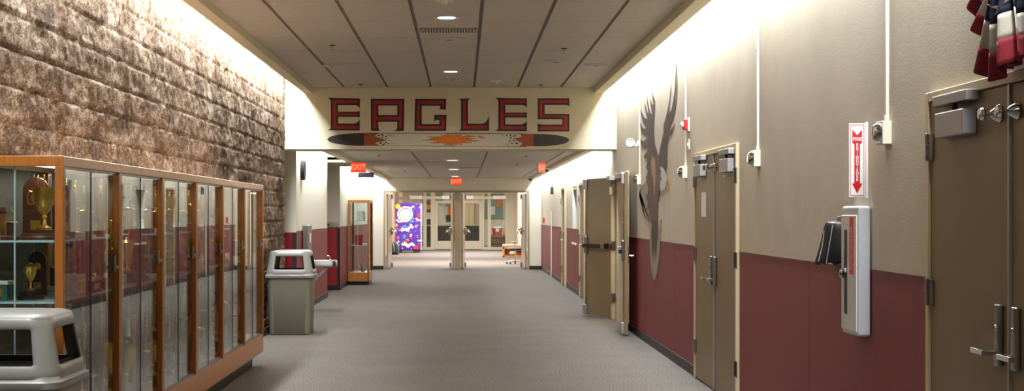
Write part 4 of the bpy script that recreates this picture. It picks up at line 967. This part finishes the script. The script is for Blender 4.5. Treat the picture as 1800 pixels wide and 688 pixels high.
# jacket hanging beyond the cabinet
t = thing('hanging_jacket', 'black jacket with pale piping hung on the wall beyond the extinguisher cabinet', 'jacket', (XR, 8.36, 1.36))
mb = MB(); n = 26
prof = [(.118, .03, .06), (.112, .06, .078), (.08, .075, .088), (.02, .085, .10), (-.05, .09, .115), (-.11, .092, .13), (-.125, .09, .135)]
vs = []
for i, (z, wy, dx) in enumerate(prof):
    for k in range(n):
        a = PI*k/(n-1); fold = 1+.10*math.sin(k*2.1+i*.5)+.05*math.sin(k*4.3+i)
        vs.append((-.002-dx*math.sin(a)*fold, -math.cos(a)*wy*(1+.05*math.sin(i*2))+.02*(i/6), z*1.0+.012*math.sin(k*1.7)*(i/6)))
fs = [(i*n+k, i*n+k+1, (i+1)*n+k+1, (i+1)*n+k) for i in range(len(prof)-1) for k in range(n-1)]+[tuple(range(n))]
mb.add(vs, fs); mb.build('jacket_body', 'jacket', t, smooth=60, solid=.006, subsurf=1)
MB().tube([(-.06, -.055, .10), (-.075, -.065, .02), (-.09, -.07, -.06), (-.10, -.07, -.12)], .0013, 6).tube([(-.094, 0, .07), (-.108, -.01, -.02), (-.13, -.01, -.11)], .0013, 6).build('pale_piping', 'white', t)
MB().box((-.02, -.012, .11), (0, .012, .15)).build('wall_hook', 'steel', t, bevel=.003)
# red pull station at the far right corner, conduit, hanging wire box
t = thing('pull_station', 'small red fire alarm pull station at the far right corner', 'fire alarm', (XR, 38.3, 1.36)); MB().box((-.05, -.06, -.08), (0, .06, .08)).build('housing', 'sign_red', t, bevel=.006); MB().box((-.06, -.04, -.02), (-.05, .04, .01)).build('handle', 'white', t)
tag(MB().box((XR-.03, 35.16, 0), (XR-.002, 35.2, 1.6)).build('wall_conduit', 'off_white', None, bevel=.004), 'thin white vertical conduit on the far maroon wainscot', 'conduit')
t = thing('door_chime', 'small dark box hanging on a wire under the far right ceiling border', 'wall device', (XR, 34.6, 2.12)); MB().box((-.07, -.04, -.12), (0, .04, .05)).build('housing', 'dark_metal', t, bevel=.006); MB().tube([(-.03, 0, .05), (-.025, 0, .36)], .006, 6).build('wire', 'dark_metal', t)

# ============================================================ BUNTING above the near doors
def bunting_pt(th, r, lay):
    yc, zc = 5.60, 2.64
    if lay == 0: amp = .016; fr_ = 30; xo = -.035
    else: amp = .022; fr_ = 26; xo = -.105
    ple = amp*(.25+r/.55)*math.sin(th*fr_)+amp*.4*math.sin(th*fr_*.37+r*6)
    rr = r*(1+.018*math.sin(th*9+lay)+(.03*math.sin(th*5+1) if lay else 0))
    return (XR+xo-ple-.02*r, yc+rr*math.sin(th), zc-rr*math.cos(th))
def fan_mb(th0, th1, r0, r1, lay, n=120, m=5):
    mb = MB(); vs = [bunting_pt(th0+(th1-th0)*k/n, r0+(r1-r0)*i/m, lay) for i in range(m+1) for k in range(n+1)]
    fs = [(i*(n+1)+k, i*(n+1)+k+1, (i+1)*(n+1)+k+1, (i+1)*(n+1)+k) for i in range(m) for k in range(n)]
    return mb.add(vs, fs)
t = thing('flag_bunting', 'pleated red white and blue bunting with white stars over the nearest doors', 'bunting')
B0, B1_ = [(.03, .13, 'cloth_red'), (.13, .20, 'cloth_white'), (.20, .36, 'cloth_blue'), (.36, .45, 'cloth_white'), (.45, .545, 'cloth_red')], [(.02, .12, 'cloth_blue'), (.12, .255, 'cloth_white'), (.255, .365, 'cloth_blue'), (.365, .47, 'cloth_white'), (.47, .575, 'cloth_red')]
nm = {'cloth_red': 'red_band', 'cloth_white': 'white_band', 'cloth_blue': 'blue_band'}
for a, b, m_ in B0: fan_mb(-1.75, 1.62, a, b, 0, 220).build(nm[m_], m_, t, smooth=80, solid=.0015)
for a, b, m_ in B1_: fan_mb(-.35, .34, a, b, 1, 90).build(nm[m_], m_, t, smooth=80, solid=.0015)
def star_on(th, r, sz, lay):
    mb = MB(); c = []; n = 5
    for i in range(10):
        q = sz if i % 2 == 0 else sz*.42; a = i*PI/5
        p = bunting_pt(th+q*math.sin(a)/r, r-q*math.cos(a), lay); c.append((p[0]-.004, p[1], p[2]))
    p = bunting_pt(th, r, lay); c.append((p[0]-.005, p[1], p[2]))
    mb.add(c, [(i, (i+1) % 10, 10) for i in range(10)]); return mb
for th, r, lay in ((.20, .31, 1), (-.05, .31, 1), (-.28, .31, 1), (.5, .285, 0), (.85, .285, 0), (1.2, .285, 0), (1.5, .285, 0), (-.6, .285, 0), (-1.0, .285, 0), (-1.4, .285, 0)):
    star_on(th, r, .03, lay).build('white_star', 'cloth_white', t, solid=.001)

# ============================================================ CEILING FITTINGS
def sprinkler(x, y, z, label):
    t = thing('fire_sprinkler', label, 'sprinkler', (x, y, z), 0, 'ceiling sprinklers')
    MB().lathe([(.035, 0), (.03, -.006), (.012, -.010)], n=20).build('escutcheon', 'dark_metal', t)
    MB().tube([(0, 0, -.005), (0, 0, -.03)], .007, 8).tube([(-.012, 0, -.015), (-.012, 0, -.045)], .0025, 6).tube([(.012, 0, -.015), (.012, 0, -.045)], .0025, 6).build('frame', 'chrome', t)
    MB().lathe([(.001, -.046), (.022, -.046), (.022, -.049), (.001, -.049)], n=16).build('deflector', 'chrome', t)
for x, y, z, l in ((-1.37, 15.3, CEIL1, 'near ceiling, left side, nearer one'), (-1.39, 19.9, CEIL1, 'near ceiling, left side, next to the beam'), (1.10, 15.6, CEIL1, 'near ceiling, right side, nearer one'), (1.09, 20.0, CEIL1, 'near ceiling, right side, next to the beam'),
                   (-1.4, 24.5, CEIL2, 'far ceiling, left side'), (1.1, 24.9, CEIL2, 'far ceiling, right side, nearer one'), (1.1, 29.0, CEIL2, 'far ceiling, right side, farther one'), (-1.3, 33, CEIL2, 'far ceiling, left side, farthest')):
    sprinkler(x, y, z, 'small chrome sprinkler head on the '+l)
def cover_disc(name, cat, x, y, z, r, label, group=None, m='tile'):
    t = thing(name, label, cat, (x, y, z), 0, group)
    MB().lathe([(r, 0), (r, -.006), (r*.9, -.012), (.001, -.014)], n=32).build('grille' if 'speaker' in name else 'housing', m, t)
    MB().lathe([(r*.35, -.013), (r*.35, -.03), (r*.28, -.04), (.001, -.042)] if 'smoke' in name else [(r*.2, -.013), (r*.18, -.016), (.001, -.017)], n=24).build('centre_cap', 'off_white' if 'smoke' in name else 'grid', t)
cover_disc('ceiling_speaker', 'speaker', -.13, 14.75, CEIL1, .17, 'round flush speaker cover just past the air vent', 'round ceiling speakers')
cover_disc('ceiling_speaker', 'speaker', -.14, 19.3, CEIL1, .16, 'round flush speaker cover close to the beam', 'round ceiling speakers')
cover_disc('ceiling_speaker', 'speaker', -1.57, 17.4, CEIL1, .13, 'small flush round cover on the left side of the near ceiling', 'round ceiling speakers')
cover_disc('ceiling_speaker', 'speaker', 1.10, 16.9, CEIL1, .15, 'faint round cover on the right of the near ceiling', 'round ceiling speakers')
cover_disc('ceiling_speaker', 'speaker', 1.60, 17.3, CEIL1, .13, 'faint round cover at the right edge of the near ceiling', 'round ceiling speakers')
cover_disc('smoke_detector', 'smoke detector', .455, 19.4, CEIL1, .085, 'white smoke detector near the beam right of centre', 'smoke detectors', 'off_white')
cover_disc('smoke_detector', 'smoke detector', -.15, 12.05, CEIL1, .085, 'white smoke detector at the very top of the frame', 'smoke detectors', 'off_white')
def vent(x, y, z, w, d, label):
    t = thing('air_vent', label, 'air vent', (x, y, z), 0, 'ceiling air vents')
    MB().box((-w/2, -d/2, -.008), (w/2, -d/2+.03, .0)).box((-w/2, d/2-.03, -.008), (w/2, d/2, 0)).box((-w/2, -d/2, -.008), (-w/2+.03, d/2, 0)).box((w/2-.03, -d/2, -.008), (w/2, d/2, 0)).build('frame', 'frame_grey', t, bevel=.002)
    MB().box((-w/2+.03, -d/2+.03, -.001), (w/2-.03, d/2-.03, 0)).build('duct_backing', 'black', t)
    n = int(w/.03)
    for i in range(n):
        xx = -w/2+.04+(w-.08)*i/(n-1); MB().box((xx-.003, -d/2+.03, -.012), (xx+.009, d/2-.03, -.009), rot=(0, .6, 0)).build('slat', 'off_white', t)
vent(-.13, 14.05, CEIL1, .56, .32, 'louvred ceiling air vent between the light and the speaker')
vent(.18, 31, CEIL2, .42, .25, 'small ceiling air vent in the far low ceiling')
def dome(x, y, z, label):
    t = thing('dome_camera', label, 'camera', (x, y, z), 0, 'dome cameras')
    MB().lathe([(.075, 0), (.078, -.03), (.06, -.05), (.055, -.05)], n=28).build('housing', 'white', t)
    MB().lathe([(.056, -.048), (.05, -.08), (.03, -.10), (.001, -.108)], n=24).build('dome', 'black', t)
dome(1.78, 30.5, CEIL2, 'black dome camera beside the right exit sign'); dome(1.83, 38.6, CEIL2, 'small dome camera near the far right corner of the ceiling')

# ============================================================ EXIT SIGNS
def exit_sign(x, y, z, w, h, label, rz=0, hang=None, dim='exit_red'):
    t = thing('exit_sign', label, 'exit sign', (x, y, z), rz, 'illuminated exit signs')
    MB().box((-w/2, .0, -h/2), (w/2, .03, h/2)).build('housing', 'alu', t, bevel=.004)
    MB().box((-w/2+.008, -.003, -h/2+.008), (w/2-.008, 0, h/2-.008)).build('face', dim, t)
    for sgn in (-1,): text_mesh('EXIT', h*.75, 'exit_red_dim', t, 'lettering', (0, -.004, 0), (PI/2, 0, 0), .0006, bold=.002)
    if hang: MB().tube([(-w*.35, .015, h/2), (-w*.35, .015, hang-z)], .006, 8).tube([(w*.35, .015, h/2), (w*.35, .015, hang-z)], .006, 8).build('hangers', 'alu', t)
    return t
exit_sign(-2.02, 28.2, EYE+82.5/90.2, .30, .19, 'red exit sign hanging left above the restrooms sign', hang=CEIL2)
exit_sign(1.56, 28.2, EYE+82/90.2, .30, .19, 'red exit sign at the right under the far ceiling, seen at an angle', rz=1.05, hang=CEIL2)
exit_sign(-.15, YF-.035, EYE+57.5/63.9, .28, .20, 'red exit sign mounted on the far wall above the lobby doors')
t = thing('restrooms_sign', 'small blue restrooms sign hanging below the left exit sign', 'sign', (-1.86, 28.1, EYE+69/90.5))
MB().box((-.15, -.004, -.045), (.15, .004, .045)).build('panel', 'blue_sign', t, bevel=.002)
text_mesh('RESTROOMS', .055, 'white', t, 'lettering', (0, -.005, 0), (PI/2, 0, 0), .0005, xs=.85, bold=.001)
MB().tube([(-.42, .0, .05), (.14, 0, .05)], .004, 6).tube([(-.42, 0, .05), (-.42, 0, .23)], .003, 6).tube([(.14, 0, .05), (.14, 0, .23)], .003, 6).build('hanger_rods', 'alu', t)

# ============================================================ FAR DOUBLE OPENING AND THE LOBBY
t = thing('door_6', 'far pair of double doorways standing open onto the bright lobby', 'door', (0, YF, 0), 0, None, 'structure')
fx0, fx1, pm0, pm1 = -2.16, 1.86, -.20, -.03
MB().box((fx0, -.03, 0), (fx0+.05, .18, FH+.04)).box((fx1-.05, -.03, 0), (fx1, .18, FH+.04)).box((fx0+.05, -.03, FH-.01), (fx1-.05, .18, FH+.04)).box((pm0, -.03, 0), (pm1, .18, FH-.01)).build('door_frame', 'frame_grey', t, bevel=.004)
def panic_leaf(hx, sgn, side):
    """leaf opened into the lobby; hinge at (hx, .15); sgn = side the bar faces"""
    leaf = MB().box((-.022, 0, .018), (.022, .93, 2.09)).build('door_leaf', 'frame_grey', t, bevel=.002); leaf.location = (hx, .14, 0); leaf.rotation_euler = (0, 0, sgn*-.07)
    f = sgn
    MB().box((min(f*.022, f*.024), .02, .02), (max(f*.022, f*.024), .91, .45)).build('kick_plate', 'steel', leaf)
    c = MB().box((min(f*.022, f*.07), .80, .95), (max(f*.022, f*.07), .88, 1.15)).build('panic_bar_case', 'chrome', leaf, bevel=.01)
    MB().tube([(f*.06, .86, 1.08), (f*.13, .84, 1.10), (f*.15, .80, 1.04), (f*.15, .12, 1.04), (f*.12, .08, 1.07), (f*.03, .06, 1.06)], .016, 10).tube([(f*.03, .84, 1.10), (f*.17, .80, 1.0)], .02, 10).build('panic_bar', 'chrome', leaf)
    MB().box((min(f*.022, f*.06), .86, .02), (max(f*.022, f*.06), .93, .16)).build('bottom_latch', 'chrome', leaf, bevel=.005)
    MB().box((min(f*.022, f*.06), .86, 1.95), (max(f*.022, f*.06), .93, 2.08)).build('top_latch', 'alu', leaf, bevel=.005)
panic_leaf(fx0+.09, 1, 0); panic_leaf(pm0-.03, -1, 0); panic_leaf(pm1+.03, 1, 0); panic_leaf(fx1-.09, -1, 0)

YL = 62.0; SL = F/YL
def lx(px): return (px-VX)/SL
def lz(py): return EYE-(py-VY)/SL
struct('wall_lobby_right', wall_holes(MB(), 2.30, 2.45, YF+.18, 72, 0, 3.05, [(50.5, 56.5, .25, 2.55)]), 'lobby_tan', 'honey coloured lobby wall on the right')
struct('wall_lobby_left', MB().box((-2.95, YF+.18, 0), (-2.8, 72, 3.05)), 'peach', 'peach lobby wall on the left')
struct('wall_lobby_back', MB().box((-3, 70, 0), (3, 70.2, 3.05)), 'plainwall', 'back wall of the office behind the glass')
struct('ceiling_lobby', MB().box((-3, YF+.18, 3.0), (3, 70.2, 3.05)), 'tile', 'lobby ceiling')
t = thing('window_2', 'bright lobby window in the right wall', 'window', (2.30, 0, 0), 0, None, 'structure')
MB().box((-.02, 50.45, .2), (.12, 50.55, 2.6)).box((-.02, 56.45, .2), (.12, 56.55, 2.6)).box((-.02, 50.55, 2.5), (.12, 56.45, 2.6)).box((-.02, 50.55, .2), (.12, 56.45, .28)).box((0, 53.45, .28), (.1, 53.55, 2.5)).build('window_frame', 'white', t, bevel=.004)
MB().box((.05, 50.5, .25), (.056, 56.5, 2.55)).build('pane', 'glass', t)
area('daylight', (2.9, 53.5, 1.5), 2.2, 5.5, 420, (.92, .97, 1), rot=(0, -PI/2, 0))
# storefront: frame, doors, panes
t = thing('window_3', 'taupe glazed office front with two glass doors across the back of the lobby', 'window', (0, YL, 0), 0, None, 'structure')
zt, zh = lz(341), lz(348)
mb = MB()
posts = [(-2.8, lx(722)+.0), (lx(746), lx(757)), (lx(851), lx(856)), (lx(857), lx(863)), (lx(886), lx(893))]
PO = ((lx(744), lx(750)), (lx(757), lx(765)), (lx(847), lx(851)), (lx(857), lx(863)), (lx(888), lx(895)))
for a, b in PO: mb.box((a, -.05, 0), (b, .05, 2.85))
xs_ = [-2.8]+[v for p in PO for v in p]
for q in range(0, 10, 2):
    mb.box((xs_[q], -.045, lz(351)), (xs_[q+1], .045, zh+.02))
    if q != 4: mb.box((xs_[q], -.045, 0), (xs_[q+1], .045, .12))
mb.box((-2.8, -.05, 2.85), (2.3, .05, 3.0)).box((lx(895), -.045, 0), (2.3, .045, 2.85))
mb.build('storefront_frame', 'store_frame', t, bevel=.006)
for a, b in ((-2.8, lx(744)), (lx(750), lx(757)), (lx(765), lx(847)), (lx(851), lx(857)), (lx(863), lx(888))):
    if not (a == lx(765)): MB().box((a, -.004, .12), (b, .004, lz(351))).build('pane', 'glass', t)
    MB().box((a, -.004, zh+.02), (b, .004, 2.85)).build('transom_pane', 'glass', t)
for a, b, sx in ((lx(765), lx(805.5), 1), (lx(806.5), lx(847), -1)):
    d = MB().box((a, -.03, .02), (a+.11, .02, 2.1)).box((b-.11, -.03, .02), (b, .02, 2.1)).box((a+.11, -.03, 1.98), (b-.11, .02, 2.1)).box((a+.11, -.03, .02), (b-.11, .02, .38)).build('glass_door_frame', 'store_frame', t, bevel=.006)
    MB().box((a+.1, -.008, .36), (b-.1, .0, 2.0)).build('pane', 'glass', d)
for px in (732, 789, 822, 879):
    MB().box((lx(px)-.3, -.15, zh-.06), (lx(px)+.25, -.05, zh+.09)).build('door_operator_box', 'white', t, bevel=.01)
MB().box((lx(720), -.09, zh-.05), (lx(892), -.05, zh+.06)).build('operator_rail', 'frame_paint', t)

# office furniture beyond the glass
def simple(name, a, b, m, label, cat, parts=(), group=None):
    c = ((a[0]+b[0])/2, (a[1]+b[1])/2, a[2]); t = thing(name, label, cat, c, 0, group)
    MB().box((a[0]-c[0], a[1]-c[1], 0), (b[0]-c[0], b[1]-c[1], b[2]-a[2])).build('body', m, t, bevel=.008)
    for nm_, pa, pb, pm in parts: MB().box([pa[i]-c[i] for i in range(3)], [pb[i]-c[i] for i in range(3)]).build(nm_, pm, t, bevel=.004)
    return t
simple('reception_counter', (-2.7, 64, 0), (.95, 64.7, 1.0), 'darkwood', 'long dark reception counter behind the glass doors', 'counter', [('worktop', (-2.75, 63.95, 1.0), (1.0, 64.75, 1.05), 'frame_paint')])
simple('notice_board', (-.80, 69.9, 1.35), (.0, 69.98, 2.2), 'off_white', 'white and yellow notice board in the office behind the left glass door', 'board', [('yellow_sheet', (-.7, 69.88, 1.4), (-.2, 69.9, 1.9), 'mural_orange'), ('teal_sheet', (-.78, 69.88, 1.9), (-.5, 69.9, 2.15), 'teal')])
simple('office_cabinet', (.05, 69.3, 0), (.6, 69.95, 2.1), 'oakwall', 'pale yellow office cabinet behind the right glass door', 'cabinet', [('door', (.08, 69.28, .1), (.32, 69.3, 2.0), 'frame_paint'), ('door', (.34, 69.28, .1), (.57, 69.3, 2.0), 'frame_paint')])
t = thing('computer_monitor', 'computer monitor on the reception counter behind the left glass door', 'monitor', (-.45, 64.3, 1.05))
MB().box((-.12, -.08, 0), (.12, .08, .015)).box((-.02, -.01, 0), (.02, .01, .15)).build('stand', 'black', t, bevel=.003); MB().box((-.26, -.02, .12), (.26, .02, .44)).build('screen', 'black', t, bevel=.006)
MB().box((-.24, -.022, .14), (.24, -.02, .42)).build('display', 'dark_metal', t)
simple('teal_display_board', (-1.9, 69.93, 2.0), (-.9, 69.99, 2.75), 'teal', 'teal board high behind the glass left of centre', 'board', [('board_edge', (-1.95, 69.91, 1.96), (-.85, 69.97, 2.0), 'white')])
simple('teal_display_board', (1.1, 69.93, 1.3), (2.2, 69.99, 2.5), 'teal', 'pale teal board behind the right hand glass panel', 'board', [('pinned_sheet', (1.3, 69.91, 1.5), (1.6, 69.93, 1.9), 'white'), ('pinned_sheet', (1.65, 69.91, 1.9), (1.95, 69.93, 2.2), 'mural_orange')])
simple('bookcase', (-1.75, 65.2, 0), (-1.25, 65.6, 2.2), 'darkwood', 'dark shelf unit behind the narrow glass panel left of the doors', 'bookcase', [('paper_box', (-1.68, 65.15, 1.3), (-1.32, 65.2, 1.6), 'off_white'), ('paper_box', (-1.68, 65.15, 1.75), (-1.4, 65.2, 1.95), 'beak')])
simple('low_cabinet', (lx(864), YL+.15, .0), (lx(890), YL+.75, lz(415)), 'darkwood', 'low dark cabinet holding the red cooler', 'cabinet', [('top', (lx(863), YL+.12, lz(415)), (lx(890.5), YL+.78, lz(415)+.03), 'walnut')])
t = thing('cooler_box', 'red cooler box with white lid on the low cabinet', 'cooler', (lx(874.5), YL+.45, lz(415)+.03))
mb = MB(); loft(mb, [(rrect(.38, .28, .04), 0), (rrect(.42, .31, .04), .30)], cap0=True, cap1=True); mb.build('tub', 'sign_red', t, smooth=40)
mb = MB(); loft(mb, [(rrect(.44, .33, .04), .30), (rrect(.44, .33, .04), .34), (rrect(.38, .28, .04), .37)], cap0=True, cap1=True); mb.build('cooler_lid', 'white', t, smooth=40)
MB().box((-.07, -.165, .15), (.07, -.152, .28)).build('white_label', 'white', t); MB().tube([(-.22, 0, .25), (-.24, -.05, .38), (.24, -.05, .38), (.22, 0, .25)], .012, 6).build('carry_handle', 'white', t)
simple('cardboard_box', (lx(884.5), YL+.3, lz(415)+.03), (lx(889), YL+.6, lz(402)), 'beak', 'small tan box beside the red cooler', 'box', [('box_flap', (lx(884.5), YL+.3, lz(402)), (lx(889), YL+.45, lz(402)+.01), 'talon')])

# purple vending machine
YV = 57.0; SV = F/YV
def vx(px): return (px-VX)/SV
def vz(py): return EYE-(py-VY)/SV
cx_ = (vx(695)+vx(739))/2; wv = vx(739)-vx(695)
t = thing('vending_machine', 'purple vending machine covered in space pictures standing in the lobby', 'vending machine', (cx_, YV, 0))
zb = vz(440); zt_ = vz(357.5)
MB().box((-wv/2, 0, zb), (wv/2, .75, zt_)).build('cabinet', 'purple', t, bevel=.02)
MB().box((-wv/2+.05, .03, .03), (-wv/2+.25, .70, zb)).box((wv/2-.30, .03, .03), (wv/2-.02, .70, zb)).build('feet', 'black', t)
MB().box((wv/2, .02, zb), (wv/2+.06, .6, zt_-.02)).build('side_trim', 'alu', t)
def vp(px, py, q=0): return (vx(px)-cx_, -.004-q, vz(py))
def disc(px, py, r, m_, name, q=0, r_in=0, n=36, a0=0, a1=2*PI):
    mb = MB(); c = vp(px, py, q); full = abs(a1-a0-2*PI) < 1e-6
    if r_in == 0: mb.prism([(c[0]+r*math.cos(2*PI*i/n), c[2]+r*math.sin(2*PI*i/n)) for i in range(n)], lambda u, v, w_: (u, -w_, v), .002+q, .005+q)
    else:
        pts = [(r*math.cos(a0+(a1-a0)*i/n), r*math.sin(a0+(a1-a0)*i/n)) for i in range(n+1)]+[(r_in*math.cos(a0+(a1-a0)*i/n), r_in*math.sin(a0+(a1-a0)*i/n)) for i in range(n, -1, -1)]
        mb.prism([(c[0]+u, c[2]+v) for u, v in pts], lambda u, v, w_: (u, -w_, v), .002+q, .005+q)
    return mb.build(name, m_, t)
for n_, c_ in (('v_red', (214, 50, 50)), ('v_orange', (240, 150, 40)), ('v_green', (70, 170, 90)), ('v_blue', (60, 130, 220)), ('v_yellow', (246, 196, 40)), ('v_pink', (220, 80, 140))): M[n_] = mat(n_+'_vinyl', c_, .4)
disc(712, 377, .31, 'white', 'round_badge', .001)
for i, m_ in enumerate(('v_yellow', 'v_green', 'v_blue', 'purple', 'v_red', 'v_orange')): disc(712, 377, .245, m_, 'rainbow_ring', .005, .215, 8, i*PI/3-2.2, (i+1)*PI/3-2.2)
disc(699.5, 363, .10, 'v_yellow', 'sun_picture', .001); disc(738, 365, .03, 'v_yellow', 'sun_picture', .001)
disc(723, 388.5, .075, 'v_blue', 'planet_picture', .001); disc(723, 396, .04, 'white', 'moon_picture', .001); disc(731, 398, .035, 'white', 'moon_picture', .001); disc(697, 396, .06, 'v_orange', 'planet_picture', .001); disc(702, 405, .045, 'v_pink', 'planet_picture', .001); disc(736, 379, .07, 'v_red', 'planet_picture', .001)
def book_pic(px, py, s, m_='white', a=0.0):
    mb = MB(); c = vp(px, py); pts = [(-1, .25), (-.55, .62), (0, .2), (.6, .55), (1.05, .2), (.95, -.05), (.5, .1), (.1, -.35), (-.5, -.05), (-.95, -.1)]
    ca, sa = math.cos(a), math.sin(a)
    mb.prism([(c[0]+s*(x*ca-z*sa), c[2]+s*(x*sa+z*ca)) for x, z in pts], lambda u, v, w_: (u, -w_, v), .003, .007); mb.build('open_book_picture', m_, t)
book_pic(716, 404, .26, a=.25); book_pic(722.5, 366, .14, a=.3); book_pic(735, 387.5, .12, a=-.4); book_pic(701, 390, .13, a=-.4); book_pic(717, 432, .26, a=-.1); book_pic(738, 424, .1); book_pic(699, 427, .1, a=.4)
def quadpic(px, py, w, h, m_, name, a=0):
    c = vp(px, py); ca, sa = math.cos(a), math.sin(a)
    MB().prism([(c[0]+x*ca-z*sa, c[2]+x*sa+z*ca) for x, z in ((-w, -h), (w, -h), (w, h), (-w, h))], lambda u, v, w_: (u, -w_, v), .006, .010).build(name, m_, t)
quadpic(711, 399, .08, .06, 'v_blue', 'cover_picture', .3); quadpic(711, 416, .07, .07, 'v_blue', 'kite_picture', .7); quadpic(732, 435, .09, .07, 'v_red', 'bag_picture'); quadpic(722, 415, .035, .08, 'white', 'rocket_picture', -.3); quadpic(722, 418.5, .06, .03, 'v_red', 'rocket_fin_picture', -.3)
quadpic(700, 418, .05, .05, 'v_pink', 'flask_picture', .5); quadpic(713, 424, .05, .04, 'v_red', 'toy_picture', .2); quadpic(709, 427, .04, .04, 'v_green', 'toy_picture', .6); quadpic(717, 422, .03, .05, 'v_orange', 'toy_picture', .1)
rs_ = random.Random(11)
mb = MB()
for i in range(70):
    px, py = rs_.uniform(696, 738), rs_.uniform(359, 438)
    if math.hypot(px-712, py-377) < 15: continue
    c = vp(px, py); r = rs_.uniform(.008, .02); mb.prism([(c[0]+r*math.cos(2*PI*j/5), c[2]+r*math.sin(2*PI*j/5)) for j in range(5)], lambda u, v, w_: (u, -w_, v), .002, .004)
mb.build('star_speckles', 'white', t)
# backpack leaning on it
t = thing('backpack', 'dark teal backpack on the floor against the purple machine', 'bag', (vx(699), 54.6, 0))
M['dteal'] = mat('dark_teal_nylon', (28, 46, 52), .6)
mb = MB(); loft(mb, [(rrect(.26, .20, .07), .0), (rrect(.32, .26, .09), .06), (rrect(.32, .25, .09), .28), (rrect(.24, .20, .08), .42), (rrect(.10, .08, .03), .47)], cap0=True, cap1=True); mb.build('bag_body', 'dteal', t, smooth=70)
MB().box((-.11, -.17, .06), (.11, -.10, .24)).build('front_pocket', 'dteal', t, bevel=.03, seg=4)
for s_ in (-.07, .10): MB().tube([(s_, -.08, .43), (s_+.03, -.17, .36), (s_+.05, -.18, .20), (s_+.03, -.14, .06)], .012, 6).build('strap', 'alu', t)
# bench and chair at the right
yb = 51.5; sb = F/yb
t = thing('wooden_bench', 'honey wooden box bench with pink cushion by the lobby window', 'bench', (((883+910)/2-VX)/sb+.1, yb, 0))
MB().box((-.36, -.25, 0), (-.30, .25, .36)).box((.30, -.25, 0), (.36, .25, .36)).box((-.36, .2, 0), (.36, .25, .36)).box((-.36, -.25, 0), (.36, .25, .06)).box((-.36, -.25, .30), (.36, .25, .37)).build('box_frame', 'oakwall', t, bevel=.006)
MB().box((-.37, -.26, .37), (.37, .26, .45)).build('cushion', 'door_edge', t, bevel=.02, seg=3)
tag(MB().ball((t.location.x-.02, yb-.12, .15), .10, 14, (1.3, 1, .75)).build('stored_bag', 'off_white', None), 'pale bundle stored inside the bench', 'bundle')
yc = 44.2; sc_ = F/yc
t = thing('office_chair', 'grey task chair with chrome star base at the right lobby door', 'chair', ((906-VX)/sc_, yc, 0))
for k in range(5):
    a = k*2*PI/5+.3; e_ = (.27*math.cos(a), .27*math.sin(a))
    l_ = MB().tube([(0, 0, .10), (e_[0], e_[1], .07)], [.026, .016], 8).build('base_leg', 'steel', t)
    MB().lathe([(.001, -.012), (.028, -.012), (.028, .012), (.001, .012)], (e_[0], e_[1], .03), 14, 'y').build('caster', 'black', l_)
MB().tube([(0, 0, .08), (0, 0, .42)], .025, 12).build('gas_column', 'steel', t)
mb = MB(); loft(mb, [(rrect(.40, .40, .12), .42), (rrect(.48, .46, .14), .44), (rrect(.48, .46, .14), .48), (rrect(.38, .36, .12), .505)], cap0=True, cap1=True); mb.build('seat', 'dteal', t, smooth=60)
mb = MB(); loft(mb, [(rrect(.06, .30, .03), .60), (rrect(.06, .42, .03), .70), (rrect(.05, .40, .024), .95), (rrect(.04, .28, .018), 1.02)], cap0=True, cap1=True); mb.v = [(x+.20+.05*(z-.6), y, z) for x, y, z in mb.v]; mb.build('backrest', 'dteal', t, smooth=60)
MB().tube([(.0, 0, .43), (.22, 0, .42), (.25, 0, .55), (.23, 0, .75)], .016, 8).build('back_support', 'steel', t)
for s_ in (-1, 1): MB().tube([(-.02, s_*.2, .44), (-.02, s_*.26, .46), (-.02, s_*.26, .66)], .012, 8).box((-.12, s_*.26-.03, .66), (.08, s_*.26+.03, .69)).build('armrest', 'alu', t, bevel=.005)
